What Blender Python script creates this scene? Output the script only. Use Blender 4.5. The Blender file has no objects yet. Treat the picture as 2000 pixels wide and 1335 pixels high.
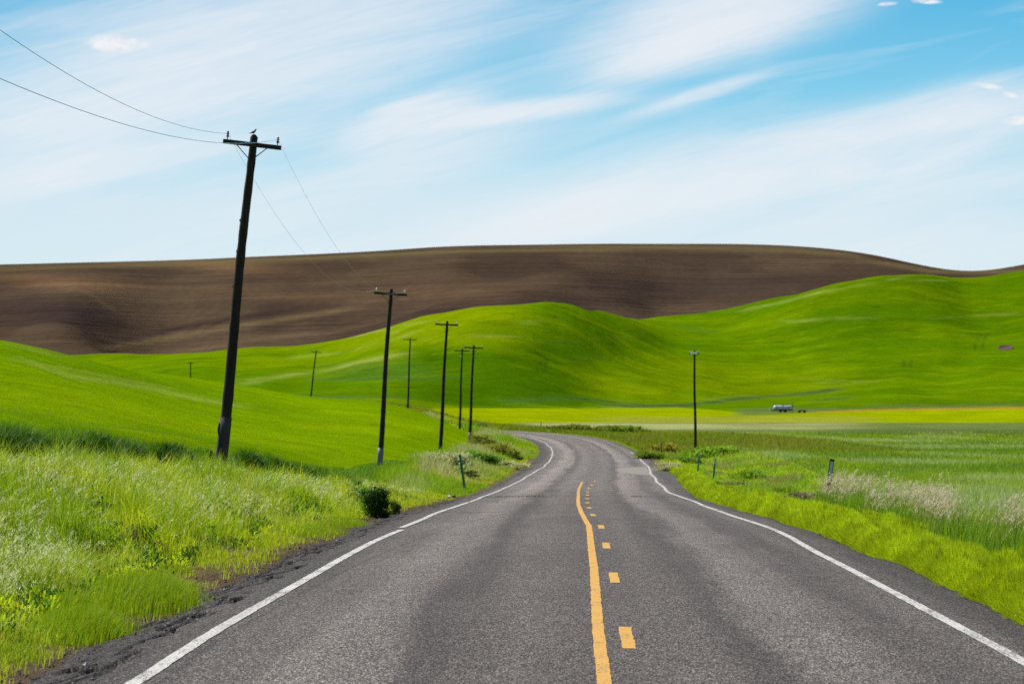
import bpy, math, random
import numpy as np
from mathutils import Vector, Matrix, Euler

# ------------------------------------------------------------------ camera, sky, sun, exposure
C = bpy.context.scene
F = 7100.0            # focal length in pixels of a 2000 px wide picture
HZ = 831.0            # picture row of eye level
EYE = 1.9
col = C.collection
cam_d = bpy.data.cameras.new('camera'); cam = bpy.data.objects.new('camera', cam_d); col.objects.link(cam)
cam_d.sensor_width = 36.0; cam_d.lens = 36.0*F/2000.0
cam_d.clip_start = 0.5; cam_d.clip_end = 20000
cam.location = (0, 0, EYE)
cam.rotation_euler = (math.pi/2 + math.atan((HZ-667.5)/F), 0, 0)
cam_d.dof.use_dof = True; cam_d.dof.focus_distance = 46.0; cam_d.dof.aperture_fstop = 6.3
C.camera = cam
C.view_settings.view_transform = 'Standard'; C.view_settings.look = 'None'
C.view_settings.gamma = 1.0; C.view_settings.use_curve_mapping = False
C.view_settings.exposure = 0.75
C.render.engine = 'CYCLES'
C.cycles.max_bounces = 6; C.cycles.transparent_max_bounces = 8
C.cycles.use_denoising = False

SUN_EL, SUN_AZ = math.radians(50), math.radians(-50)     # azimuth from +Y, clockwise
sdir = Vector((math.sin(SUN_AZ)*math.cos(SUN_EL), math.cos(SUN_AZ)*math.cos(SUN_EL), math.sin(SUN_EL)))
sl = bpy.data.lights.new('sun', 'SUN'); sl.energy = 4.6; sl.angle = math.radians(0.53); sl.color = (1.0, 0.955, 0.88)
so = bpy.data.objects.new('sun', sl); col.objects.link(so)
so.rotation_euler = sdir.to_track_quat('Z', 'Y').to_euler(); so.location = (-40, 40, 60)

W = bpy.data.worlds.new('World'); C.world = W; W.use_nodes = True
def N(nt, t, **kw):
    n = nt.nodes.new(t)
    for k, v in kw.items(): setattr(n, k, v)
    return n
def L(nt, a, b): nt.links.new(a, b)
def M(nt, op, a, b=None, c=None, clamp=False):
    n = nt.nodes.new('ShaderNodeMath'); n.operation = op; n.use_clamp = clamp
    for i, v in enumerate((a, b, c)):
        if v is None: continue
        if isinstance(v, (int, float)): n.inputs[i].default_value = v
        else: nt.links.new(v, n.inputs[i])
    return n.outputs[0]
def MIX(nt, f, a, b, bt='MIX'):
    n = nt.nodes.new('ShaderNodeMix'); n.data_type = 'RGBA'; n.blend_type = bt; n.clamp_factor = True
    for s, v in ((n.inputs[0], f), (n.inputs[6], a), (n.inputs[7], b)):
        if isinstance(v, (int, float)): s.default_value = v
        elif isinstance(v, tuple): s.default_value = v if len(v) == 4 else v+(1,)
        else: nt.links.new(v, s)
    return n.outputs[2]
def RAMP(nt, f, stops, interp='LINEAR'):
    n = nt.nodes.new('ShaderNodeValToRGB'); r = n.color_ramp; r.interpolation = interp
    while len(r.elements) < len(stops): r.elements.new(0.5)
    for e, (p, c) in zip(r.elements, stops):
        e.position = p; e.color = (c, c, c, 1) if isinstance(c, (int, float)) else tuple(c)+(1,)
    nt.links.new(f, n.inputs[0]); return n.outputs[0]
def NOISE(nt, vec, scale, detail=3, rough=0.55, dist=0.0, dims='3D'):
    n = nt.nodes.new('ShaderNodeTexNoise'); n.noise_dimensions = dims
    n.inputs['Scale'].default_value = scale; n.inputs['Detail'].default_value = detail
    n.inputs['Roughness'].default_value = rough; n.inputs['Distortion'].default_value = dist
    if vec is not None: nt.links.new(vec, n.inputs['Vector'])
    return n.outputs['Fac']
def srgb(r, g, b):
    f = lambda c: (c/255/12.92) if c <= 10 else ((c/255+0.055)/1.055)**2.4
    return (f(r), f(g), f(b))

def build_sky():
    nt = W.node_tree; nt.nodes.clear()
    out = N(nt, 'ShaderNodeOutputWorld')
    tc = N(nt, 'ShaderNodeTexCoord'); sp = N(nt, 'ShaderNodeSeparateXYZ'); L(nt, tc.outputs['Generated'], sp.inputs[0])
    sky = N(nt, 'ShaderNodeTexSky'); sky.sky_type = 'NISHITA'; sky.sun_disc = False
    sky.sun_elevation = SUN_EL; sky.sun_rotation = SUN_AZ; sky.air_density = 1.0; sky.dust_density = 0.6; sky.ozone_density = 1.5
    bg1 = N(nt, 'ShaderNodeBackground'); bg1.inputs[1].default_value = 0.07; L(nt, sky.outputs[0], bg1.inputs[0])
    # clear low sky: pale at the horizon, blue a few degrees up; cirrus over it
    yy = M(nt, 'MAXIMUM', M(nt, 'ABSOLUTE', sp.outputs[1]), 0.02)
    u = M(nt, 'DIVIDE', sp.outputs[0], yy)                       # tan of azimuth
    v = M(nt, 'DIVIDE', sp.outputs[2], yy)                       # tan of elevation
    k = 1.0/1.68
    sc = lambda c: tuple(x*k for x in srgb(*c))
    base = RAMP(nt, M(nt, 'MULTIPLY', v, 6.0), [(0.0, sc((230, 240, 242))), (0.28, sc((214, 234, 242))), (0.42, sc((184, 224, 241))), (0.56, sc((130, 204, 236))), (0.7, sc((96, 186, 228))), (1.0, sc((70, 160, 215)))])
    # streak coordinates in units of 100 px of the photo
    X = M(nt, 'MULTIPLY', u, F/100.0); Y = M(nt, 'MULTIPLY', v, F/100.0)
    cmb = N(nt, 'ShaderNodeCombineXYZ'); L(nt, X, cmb.inputs[0]); L(nt, Y, cmb.inputs[1])
    def rotated(ang, sx, sy):
        mp = N(nt, 'ShaderNodeMapping'); mp.vector_type = 'TEXTURE'
        mp.inputs['Rotation'].default_value = (0, 0, math.radians(ang)); mp.inputs['Scale'].default_value = (sx, sy, 1)
        L(nt, cmb.outputs[0], mp.inputs[0]); return mp.outputs[0]
    n1 = NOISE(nt, rotated(13, 6.0, 0.8), 1.0, 8, 0.60, 0.9)
    n2 = NOISE(nt, rotated(19, 2.6, 0.42), 1.0, 9, 0.64, 1.1)
    n3 = NOISE(nt, rotated(8, 3.0, 2.0), 0.5, 2, 0.5, 0.2)
    soft = M(nt, 'ADD', M(nt, 'MULTIPLY', n1, 0.6), M(nt, 'MULTIPLY', n2, 0.4))
    def blob(px, py, lx, ly, ang, amp, nz, nk):
        cx, cy = (px-1000)/100.0, (HZ-py)/100.0; ca, sa = math.cos(math.radians(ang)), math.sin(math.radians(ang))
        dx = M(nt, 'SUBTRACT', X, cx); dy = M(nt, 'SUBTRACT', Y, cy)
        a = M(nt, 'MULTIPLY', M(nt, 'ADD', M(nt, 'MULTIPLY', dx, ca), M(nt, 'MULTIPLY', dy, sa)), 100.0/lx)
        b = M(nt, 'MULTIPLY', M(nt, 'SUBTRACT', M(nt, 'MULTIPLY', dy, ca), M(nt, 'MULTIPLY', dx, sa)), 100.0/ly)
        r2 = M(nt, 'ADD', M(nt, 'MULTIPLY', a, a), M(nt, 'MULTIPLY', b, b))
        g = M(nt, 'EXPONENT', M(nt, 'MULTIPLY', M(nt, 'POWER', r2, 1.3), -1.0))
        t = M(nt, 'ADD', 1.0-nk*0.5, M(nt, 'MULTIPLY', nz, nk))
        return M(nt, 'MULTIPLY', M(nt, 'MULTIPLY', g, amp), M(nt, 'MAXIMUM', t, 0.0))
    acc = None
    for args in [
        (1440, 15, 230, 75, 14, 1.7, n2, 1.0), (1330, 95, 170, 38, 19, 1.1, n2, 1.5), (1250, 60, 190, 80, 8, 0.3, n1, 1.4),
        (1365, 184, 140, 13, 17, 0.75, n2, 1.0), (1010, 218, 180, 19, 8, 1.5, n2, 1.6), (800, 240, 130, 42, 18, 1.2, n2, 2.4),
        (785, 203, 60, 9, 14, 1.0, n2, 1.6), (860, 300, 200, 40, 14, 0.5, n1, 1.6),
        (1500, 325, 560, 62, 12, 0.85, n1, 1.8), (1750, 240, 330, 42, 11, 0.6, n1, 2.0), (1150, 420, 420, 50, 8, 0.6, n1, 1.6),
        (1850, 330, 300, 60, 10, 0.4, n1, 2.0), (1900, 175, 110, 28, 10, 0.35, n2, 2.0),
        (560, 90, 460, 150, 16, 0.75, n1, 0.9), (250, 160, 460, 110, 10, 0.65, n1, 0.9), (420, 20, 420, 60, 5, 0.4, n1, 1.6),
        (60, 345, 190, 45, 12, 0.75, n2, 1.4), (330, 300, 330, 35, 9, 0.45, n1, 1.8), (120, 230, 200, 60, 4, 0.3, n1, 1.4),
        (500, 400, 600, 60, 3, 0.4, n3, 1.0), (1700, 470, 500, 60, 3, 0.3, n3, 1.0)]:
        g = blob(*args); acc = g if acc is None else M(nt, 'ADD', acc, g)
    veil = M(nt, 'MULTIPLY', M(nt, 'SUBTRACT', n1, 0.45, clamp=True), 0.9)
    n4 = NOISE(nt, rotated(15, 1.5, .13), 1.0, 7, .68, .8)
    acc = M(nt, 'MULTIPLY', M(nt, 'ADD', acc, veil), M(nt, 'ADD', .45, M(nt, 'MULTIPLY', n4, 1.1)))
    cir = M(nt, 'SUBTRACT', 1.0, M(nt, 'EXPONENT', M(nt, 'MULTIPLY', acc, -1.35)))
    c1 = MIX(nt, M(nt, 'MULTIPLY', cir, 0.93), base, sc((237, 240, 245)))
    # small fair-weather puffs
    wn = NOISE(nt, rotated(6, 0.30, 0.14), 1.0, 7, 0.68, .5)
    puff = None
    for (px, py, lx, ly, ang, am) in [(229, 84, 56, 15, -3, 1.0), (205, 83, 26, 12, 20, 0.7), (1935, 168, 26, 6, -10, 0.75), (1974, 184, 16, 5, -15, 0.8), (1990, 235, 26, 9, 8, 1.05), (1810, 1, 28, 5, -3, 0.95), (1735, 6, 20, 4, 5, 0.8), (352, 106, 16, 4, 0, 0.45)]:
        g = blob(px, py, lx*.92, ly*.95, ang, am, wn, 4.0); puff = g if puff is None else M(nt, 'ADD', puff, g)
    puff = RAMP(nt, puff, [(0.10, 0.0), (0.55, .60), (1.0, 1.0)], 'LINEAR')
    c2 = MIX(nt, puff, c1, MIX(nt, wn, sc((226, 231, 240)), sc((250, 249, 249))))
    bg2 = N(nt, 'ShaderNodeBackground'); bg2.inputs[1].default_value = 1.0; L(nt, c2, bg2.inputs[0])
    # the low band of sky ahead blends into the Nishita sky higher up and behind
    hi = RAMP(nt, sp.outputs[2], [(0.16, 0.0), (0.32, 1.0)])
    back = RAMP(nt, sp.outputs[1], [(0.30, 1.0), (0.65, 0.0)])
    mx = N(nt, 'ShaderNodeMixShader'); L(nt, M(nt, 'MAXIMUM', hi, back), mx.inputs[0]); L(nt, bg2.outputs[0], mx.inputs[1]); L(nt, bg1.outputs[0], mx.inputs[2])
    L(nt, mx.outputs[0], out.inputs[0])
build_sky()

# ------------------------------------------------------------------ numeric helpers
rng = np.random.default_rng(7); random.seed(7)
def hash2(ix, iy, seed):
    h = (ix.astype(np.int64)*374761393 + iy.astype(np.int64)*668265263 + seed*1442695041) & 0xffffffff
    h = ((h ^ (h >> 13))*1274126177) & 0xffffffff
    return ((h ^ (h >> 16)) & 0xffffff)/float(0xffffff)
def vnoise(x, y, seed=0):
    x = np.asarray(x, float); y = np.asarray(y, float)
    ix = np.floor(x); iy = np.floor(y); fx = x-ix; fy = y-iy
    fx = fx*fx*(3-2*fx); fy = fy*fy*(3-2*fy)
    a = hash2(ix, iy, seed); b = hash2(ix+1, iy, seed); c = hash2(ix, iy+1, seed); d = hash2(ix+1, iy+1, seed)
    return (a*(1-fx)+b*fx)*(1-fy) + (c*(1-fx)+d*fx)*fy
def fbm(x, y, seed=0, octv=4, g=0.5):
    s = 0; a = 1; t = 0
    for i in range(octv):
        s = s + a*vnoise(x*2**i + 17.3*i, y*2**i - 9.1*i, seed+i*31); t += a; a *= g
    return s/t
def sstep(a, b, x):
    t = np.clip((x-a)/(b-a), 0, 1); return t*t*(3-2*t)
def pchip(xk, yk, x):
    xk = np.array(xk, float); yk = np.array(yk, float)
    h = np.diff(xk); dl = np.diff(yk)/h; m = np.zeros_like(yk)
    for i in range(1, len(xk)-1):
        if dl[i-1]*dl[i] > 0:
            w1 = 2*h[i]+h[i-1]; w2 = h[i]+2*h[i-1]; m[i] = (w1+w2)/(w1/dl[i-1]+w2/dl[i])
    m[0] = dl[0]; m[-1] = dl[-1]
    xc = np.clip(x, xk[0], xk[-1]); i = np.clip(np.searchsorted(xk, xc, side='right')-1, 0, len(xk)-2)
    t = (xc-xk[i])/h[i]
    return ((1+2*t)*(1-t)**2*yk[i] + t*(1-t)**2*h[i]*m[i] + t*t*(3-2*t)*yk[i+1] + t*t*(t-1)*h[i]*m[i+1])
def catmull(P, n):
    P = np.array(P, float); out = []
    for i in range(len(P)-1):
        p0 = P[max(i-1, 0)]; p1 = P[i]; p2 = P[i+1]; p3 = P[min(i+2, len(P)-1)]
        for j in range(n):
            t = j/n
            out.append(0.5*((2*p1)+(-p0+p2)*t+(2*p0-5*p1+4*p2-p3)*t*t+(-p0+3*p1-3*p2+p3)*t**3))
    out.append(P[-1]); return np.array(out)

# road centre line: x, y, height relative to the eye
RC = [(0.2, 4, -1.92), (0.55, 18, -1.91), (0.70, 27, -1.905), (0.80, 34, -1.87), (0.99, 46, -1.865), (1.13, 55, -1.875), (1.36, 69, -1.93), (1.62, 83.5, -2.03),
      (1.92, 102, -2.22), (2.40, 127, -2.47), (3.02, 154, -2.68), (4.25, 199, -2.77), (5.90, 256, -2.69), (6.95, 309, -2.52), (7.25, 350, -2.15), (6.6, 395, -1.62),
      (4.2, 430, -1.15), (-0.8, 457, -0.75), (-8, 474, -0.42), (-18, 486, -0.15), (-34, 498, 0.35), (-60, 512, 1.0), (-110, 535, 2.2)]
RL = catmull(RC, 14)
_seg = np.diff(RL[:, :2], axis=0); _len = np.hypot(_seg[:, 0], _seg[:, 1]); RS = np.concatenate([[0], np.cumsum(_len)])
def road_at(t):
    x = np.interp(t, RS, RL[:, 0]); y = np.interp(t, RS, RL[:, 1]); z = np.interp(t, RS, RL[:, 2])
    e = 1.5
    dx = np.interp(t+e, RS, RL[:, 0])-np.interp(t-e, RS, RL[:, 0]); dy = np.interp(t+e, RS, RL[:, 1])-np.interp(t-e, RS, RL[:, 1])
    n = np.hypot(dx, dy)+1e-9
    return x, y, z, dy/n, -dx/n       # right-hand normal
def nearest(x, y):
    """signed offset s (right positive), station t, road height"""
    shp = np.shape(x); x = np.ravel(x).astype(float); y = np.ravel(y).astype(float)
    best = np.full(x.shape, 1e18); S = np.full(x.shape, 1e3); T = np.zeros(x.shape); Z = np.full(x.shape, -2.0)
    for i in range(len(RL)-1):
        ax, ay, az = RL[i]; bx, by, bz = RL[i+1]; ux, uy = bx-ax, by-ay; l2 = ux*ux+uy*uy
        q = np.clip(((x-ax)*ux+(y-ay)*uy)/l2, 0, 1); ex = x-ax-q*ux; ey = y-ay-q*uy; d2 = ex*ex+ey*ey
        m = d2 < best
        if not m.any(): continue
        best[m] = d2[m]; cr = (ex*uy-ey*ux)[m]
        S[m] = np.sqrt(d2[m])*np.where(cr >= 0, 1, -1); T[m] = RS[i]+q[m]*math.sqrt(l2); Z[m] = az+q[m]*(bz-az)
    return S.reshape(shp), T.reshape(shp), Z.reshape(shp)
T2Y = lambda t: np.interp(t, RS, RL[:, 1])
Y2T = lambda y: np.interp(y, RL[:, 1], RS)
# edge of the crop on the left, offset from the road centre, as a function of y
def crop_edge(y): return np.interp(y, [8, 27, 71, 93, 104, 112, 122, 150, 174, 245, 316, 370, 410, 430], [-11.8, -11.8, -11.5, -9.75, -8.9, -8.2, -7.5, -8.3, -9.0, -9.6, -10.3, -10, -12, -14])

# terrain table: for each photo column, heights along the ray ('Y' = the row where it shows, 'z' = height from the eye)
Y = lambda d, r: (d, (HZ-r)/F*d)
TAB = {
 -1500: [(8, -.2), (71, -.2), (120, .6), Y(330, 600), (400, 10), (600, 6), Y(1100, 690), Y(1350, 720), Y(2100, 560)],
 -600: [(8, -.3), (71, -.3), (120, .5), Y(330, 630), (400, 8.5), (600, 5.5), Y(1100, 690), Y(1350, 715), Y(2100, 528)],
 0: [(8, -.3), (71, -.36), (120, .22), (200, 2.3), Y(330, 669), (400, 7.2), (600, 5), Y(1100, 700), Y(1350, 715), Y(2100, 521)],
 140: [(8, -.3), (80, -.6), (130, -.1), (230, 2.5), Y(340, 697), (420, 6.2), (600, 4.2), (780, 8), Y(1080, 693), Y(1350, 702), Y(2100, 518)],
 373: [(8, -.3), (90, -.83), (150, -.65), (260, 1.2), Y(400, 739), (450, 4.9), (600, 3.1), (700, 5.0), Y(800, 738), Y(1060, 692), Y(1350, 703), Y(2100, 512)],
 500: [(8, -.6), (100, -1.25), (160, -1.05), (260, .3), Y(430, 758), (500, 4.0), (600, 3.1), (700, 6), Y(800, 738), Y(1030, 686), Y(1350, 700), Y(2100, 506)],
 607: [(8, -.8), (110, -1.7), (160, -1.5), (260, -.4), Y(460, 776), (520, 3.3), (600, 3.3), (700, 7), Y(820, 728), Y(1000, 675), Y(1350, 690), Y(2100, 502)],
 760: [(8, -1.2), (120, -2.0), (174, -1.92), (260, -.8), Y(455, 786), (530, 3.2), (620, 4.6), Y(700, 748), Y(790, 690), Y(930, 641), Y(1350, 660), Y(2100, 495)],
 850: [(8, -1.4), (127, -2.2), (245, -1.5), (330, -.45), Y(440, 813), (510, 1.9), (620, 3.6), Y(690, 755), Y(770, 676), Y(910, 620), Y(1350, 640), Y(2100, 489)],
 950: [(8, -1.6), (127, -2.3), (300, -1.35), (400, -.45), (480, -.2), (560, .8), (640, 3.0), Y(700, 740), Y(760, 672), Y(890, 597), Y(1350, 630), Y(2100, 486)],
 1040: [(8, -1.6), (130, -2.4), (350, -2.1), (450, -.8), (500, -.3), (570, .7), (650, 3.2), Y(710, 745), Y(770, 682), Y(880, 591), Y(1350, 630), Y(2100, 485)],
 1090: [(8, -1.6), (130, -2.4), (350, -2.3), (450, -1.0), (510, -.3), (580, .8), (660, 3.2), Y(720, 750), Y(785, 692), Y(890, 593), Y(1350, 630), Y(2100, 484)],
 1150: [(8, -1.6), (130, -2.5), (350, -2.4), (450, -1.15), (520, -.3), (590, .9), (670, 3.3), Y(740, 752), Y(810, 700), Y(915, 608), Y(1350, 640), Y(2100, 483)],
 1215: [(8, -1.7), (80, -2.2), (350, -2.45), (450, -1.3), (530, -.2), (610, 1.2), (690, 3.3), Y(770, 752), Y(850, 700), Y(960, 622), Y(1030, 617), Y(1350, 645), Y(2100, 482)],
 1300: [(8, -1.7), (80, -2.3), (350, -2.4), (450, -1.45), (540, -.2), (620, 1.4), (710, 3.6), Y(800, 752), Y(900, 700), Y(1040, 645), Y(1150, 615), Y(1400, 660), Y(2100, 481)],
 1400: [(8, -1.8), (80, -2.3), (334, -1.75), (450, -1.1), (560, .1), (650, 2.0), (740, 4.4), Y(820, 755), Y(930, 690), Y(1050, 640), Y(1150, 607), Y(1400, 650), Y(2100, 481)],
 1500: [(8, -1.8), (80, -2.35), (300, -2.0), (450, -1.2), (560, .1), (650, 2.0), (740, 4.6), Y(830, 752), Y(940, 680), Y(1050, 620), Y(1140, 585), Y(1400, 640), Y(2100, 483)],
 1600: [(8, -1.8), (80, -2.4), (150, -2.5), (300, -2.1), (450, -1.35), (560, -.05), (650, 1.8), (740, 4.4), Y(830, 750), Y(940, 670), Y(1110, 565), Y(1400, 620), Y(2100, 489)],
 1700: [(8, -1.8), (80, -2.4), (150, -2.5), (300, -2.1), (450, -1.35), (560, -.05), (650, 1.8), (740, 4.6), Y(830, 745), Y(940, 660), Y(1110, 545), Y(1400, 600), Y(2100, 502)],
 1800: [(8, -1.8), (60, -2.3), (150, -2.5), (300, -2.1), (450, -1.35), (560, -.05), (650, 1.8), (740, 4.8), Y(830, 740), Y(940, 655), Y(1110, 533), Y(1400, 600), Y(2100, 524)],
 1890: [(8, -1.8), (60, -2.3), (150, -2.5), (300, -2.1), (450, -1.35), (560, -.05), (650, 1.8), (740, 4.9), Y(830, 738), Y(950, 655), Y(1160, 545), Y(1400, 600), Y(2100, 537)],
 1950: [(8, -1.8), (60, -2.3), (150, -2.5), (300, -2.1), (450, -1.35), (560, -.05), (650, 1.8), (740, 4.9), Y(830, 736), Y(950, 655), Y(1170, 540), Y(1400, 600), Y(2100, 533)],
 2000: [(8, -1.8), (60, -2.3), (150, -2.5), (300, -2.1), (450, -1.35), (560, -.05), (650, 1.8), (740, 5.0), Y(830, 735), Y(950, 650), Y(1170, 530), Y(1400, 590), Y(2100, 522)],
 2600: [(8, -1.8), (60, -2.3), (150, -2.5), (300, -2.1), (450, -1.3), (560, .1), (650, 2.2), (740, 6), Y(830, 720), Y(950, 620), Y(1170, 480), Y(1400, 560), Y(2100, 460)],
 3600: [(8, -1.8), (60, -2.3), (150, -2.5), (300, -2.1), (450, -1.1), (560, .4), (650, 3), (740, 8), Y(830, 700), Y(950, 600), Y(1170, 480), Y(1400, 560), Y(2100, 480)],
}
TD = np.geomspace(6, 5200, 700); TU = np.arange(-5000, 7001, 20.0)
_cols = sorted(TAB); _zc = []
for c in _cols:
    pts = list(TAB[c]); last = pts[-1]; pts += [(2500, last[1]-14), (5200, last[1]-160)]
    _zc.append(pchip([p[0] for p in pts], [p[1] for p in pts], TD))
_zc = np.array(_zc)
TZ = np.array([pchip(_cols, _zc[:, j], TU) for j in range(len(TD))])      # [distance, column]
for _ in range(6):                                                        # soften the table along the columns
    TZ[:, 1:-1] = TZ[:, 1:-1]*0.5 + (TZ[:, :-2]+TZ[:, 2:])*0.25
def relief(px, d):
    """hill folds, in metres"""
    z = np.zeros(np.broadcast(px, d).shape)
    k = sstep(640, 760, d)*(1-sstep(1050, 1250, d))
    z = z + k*(fbm(px/170, d/130, 3, 3)-0.5)*3.2
    k2 = sstep(1380, 1520, d)*(1-sstep(1620, 2000, d))
    warp = d + 190*np.sin(px/210.0) + 0.30*(px-700)
    z = z + k2*(4*np.sin(warp/95.0)*np.exp(-((px-430)/420)**2) + (fbm(px/260, d/200, 11, 3)-0.5)*13)
    z = z + k2*7*np.exp(-((px-130)/110)**2) - k2*12*np.exp(-((px-290-(d-1500)*0.16)/105)**2)
    return z
def table_z(px, d):
    a = np.clip((px-TU[0])/20.0, 0, len(TU)-1.001); b = np.clip(np.log(d/6.0)/math.log(5200/6.0)*(len(TD)-1), 0, len(TD)-1.001)
    i = a.astype(int); j = b.astype(int); fa = a-i; fb = b-j
    return (TZ[j, i]*(1-fa)+TZ[j, i+1]*fa)*(1-fb) + (TZ[j+1, i]*(1-fa)+TZ[j+1, i+1]*fa)*fb + relief(px, d)
def terrain(x, y, full=False):
    """ground height in world units"""
    x = np.asarray(x, float); y = np.asarray(y, float)
    d = np.maximum(y, 6.0); px = 1000+F*x/d
    zt = table_z(px, d)
    s, t, zr = nearest(x, y)
    n = (fbm(x*0.8, y*0.35, 5, 3)-0.5)
    left = zr + np.interp(-s, [0, 4.3, 4.8, 5.6, 7.0, 9.0, 10.5, 12.0], [-.14, -.14, -.10, -.06, .22, .72, .86, .94])*np.interp(d, [20, 93, 130, 170, 300, 420, 480], [1.1, 1.05, .62, .75, 1.0, .7, .3]) + n*0.12*sstep(4.8, 6, -s)
    right = zr + np.interp(s, [0, 4.1, 4.6, 5.6, 8.0, 12.0], [-.14, -.14, -.10, -.14, -.36, -.45])*np.interp(d, [20, 300, 420, 520], [1, .8, .4, .3]) + n*0.10*sstep(4.6, 6, s)
    lump = (fbm(x*1.5, y*.7, 6, 3)-.5)*.80*sstep(5.2, 6.6, -s)*(1-sstep(10.5, 12, -s))*(1-sstep(110, 150, d)); left = left+lump
    z = np.where(s < 0, left, right)
    kl = sstep(9.6, 14.5, -s); kr = sstep(8, 15, s)
    z = np.where(s < 0, z*(1-kl)+zt*kl, z*(1-kr)+zt*kr)
    z = z + (fbm(x*0.05, y*0.03, 21, 2)-0.5)*0.25*sstep(12, 25, np.abs(s))*(1-sstep(300, 420, d))
    if full: return z+EYE, s, t, px
    return z+EYE

CH = lambda y: np.interp(y, [20, 80, 100, 120, 150, 220, 400], [.58, .56, .48, .36, .14, .04, .0])
def tag(o, label=None, cat=None, group=None, kind=None):
    if label: o['label'] = label
    if cat: o['category'] = cat
    if group: o['group'] = group
    if kind: o['kind'] = kind
    return o
def link(name, me, mat=None, parent=None):
    o = bpy.data.objects.new(name, me); col.objects.link(o)
    if mat is not None and not me.materials: me.materials.append(mat)
    if parent is not None: o.parent = parent
    return o
def mesh_np(name, V, FA, smooth=True, colors=None, uv=None):
    """V (n,3); FA list of face arrays, each (m,k)"""
    me = bpy.data.meshes.new(name); me.vertices.add(len(V)); me.vertices.foreach_set('co', np.ascontiguousarray(V, dtype=np.float32).ravel())
    fl = np.concatenate([f.ravel() for f in FA]); cnt = np.concatenate([np.full(len(f), f.shape[1]) for f in FA])
    me.loops.add(len(fl)); me.loops.foreach_set('vertex_index', fl.astype(np.int32))
    me.polygons.add(len(cnt)); me.polygons.foreach_set('loop_start', np.concatenate([[0], np.cumsum(cnt)[:-1]]).astype(np.int32))
    me.polygons.foreach_set('use_smooth', np.full(len(cnt), smooth))
    if colors is not None:
        a = me.color_attributes.new('tint', 'FLOAT_COLOR', 'POINT')
        cc = np.ones((len(V), 4), np.float32); cc[:, :colors.shape[1]] = colors; a.data.foreach_set('color', cc.ravel())
    if uv is not None:
        u = me.uv_layers.new(name='UVMap'); u.data.foreach_set('uv', uv[fl].astype(np.float32).ravel())
    me.update(calc_edges=True); return me

# ------------------------------------------------------------------ materials
def mat_new(name):
    m = bpy.data.materials.new(name); m.use_nodes = True; nt = m.node_tree; nt.nodes.clear()
    out = N(nt, 'ShaderNodeOutputMaterial'); b = N(nt, 'ShaderNodeBsdfPrincipled'); L(nt, b.outputs[0], out.inputs[0])
    b.inputs['Roughness'].default_value = 0.9; b.inputs['Specular IOR Level'].default_value = 0.25
    return m, nt, b
def pos(nt, sx=1, sy=1, sz=1):
    g = N(nt, 'ShaderNodeNewGeometry'); mp = N(nt, 'ShaderNodeMapping'); mp.inputs['Scale'].default_value = (sx, sy, sz)
    L(nt, g.outputs['Position'], mp.inputs[0]); return mp.outputs[0]
def mul(nt, c, f, lo, hi):
    """scale colour by lo..hi over fac 0.3..0.7"""
    mr = N(nt, 'ShaderNodeMapRange'); mr.inputs['From Min'].default_value = 0.3; mr.inputs['From Max'].default_value = 0.7
    mr.inputs['To Min'].default_value = lo; mr.inputs['To Max'].default_value = hi; L(nt, f, mr.inputs['Value'])
    vm = N(nt, 'ShaderNodeVectorMath'); vm.operation = 'SCALE'; L(nt, c, vm.inputs[0]); L(nt, mr.outputs[0], vm.inputs['Scale']); return vm.outputs[0]
def bump(nt, h, strength, dist, b):
    n = N(nt, 'ShaderNodeBump'); n.inputs['Strength'].default_value = strength; n.inputs['Distance'].default_value = dist
    L(nt, h, n.inputs['Height']); L(nt, n.outputs[0], b.inputs['Normal'])

def m_terrain():
    m, nt, b = mat_new('field_soil_and_grass')
    at = N(nt, 'ShaderNodeAttribute'); at.attribute_name = 'tint'
    c = mul(nt, at.outputs['Color'], NOISE(nt, pos(nt, 1, .45, 1), 2.2, 6, 0.7), .80, 1.20)
    c = mul(nt, c, NOISE(nt, pos(nt, .05, .03, .4), 1.0, 5, 0.6, 0.8), .90, 1.10)
    c = mul(nt, c, NOISE(nt, pos(nt, .16, .10, .6), 1.0, 6, 0.75, 1.0), .80, 1.20)
    c = mul(nt, c, NOISE(nt, pos(nt, .05, .55, 1.2), 1.0, 6, 0.72, .4), .82, 1.18)
    L(nt, c, b.inputs['Base Color']); bump(nt, NOISE(nt, pos(nt, 1, 1, 1), 3.0, 6, 0.7), 0.7, 0.25, b); b.inputs['Specular IOR Level'].default_value = 0.0
    return m
def m_plowed():
    m, nt, b = mat_new('plowed_soil')
    at = N(nt, 'ShaderNodeAttribute'); at.attribute_name = 'tint'
    f1 = NOISE(nt, pos(nt, .0035, .006, .20), 1.0, 7, 0.66, 0.5)
    f2 = NOISE(nt, pos(nt, .004, .006, 1.1), 1.0, 7, 0.68, 0.2)
    f3 = NOISE(nt, pos(nt, .25, .08, .4), 1.0, 5, 0.75)
    c = mul(nt, at.outputs['Color'], f1, .78, 1.22); c = mul(nt, c, f2, .80, 1.20); c = mul(nt, c, f3, .84, 1.18); c = mul(nt, c, NOISE(nt, pos(nt, .002, .003, 2.6), 1.0, 4, .7, .3), .86, 1.14)
    L(nt, c, b.inputs['Base Color']); bump(nt, f2, 0.6, 3.0, b); b.inputs['Specular IOR Level'].default_value = 0.0
    return m
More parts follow.
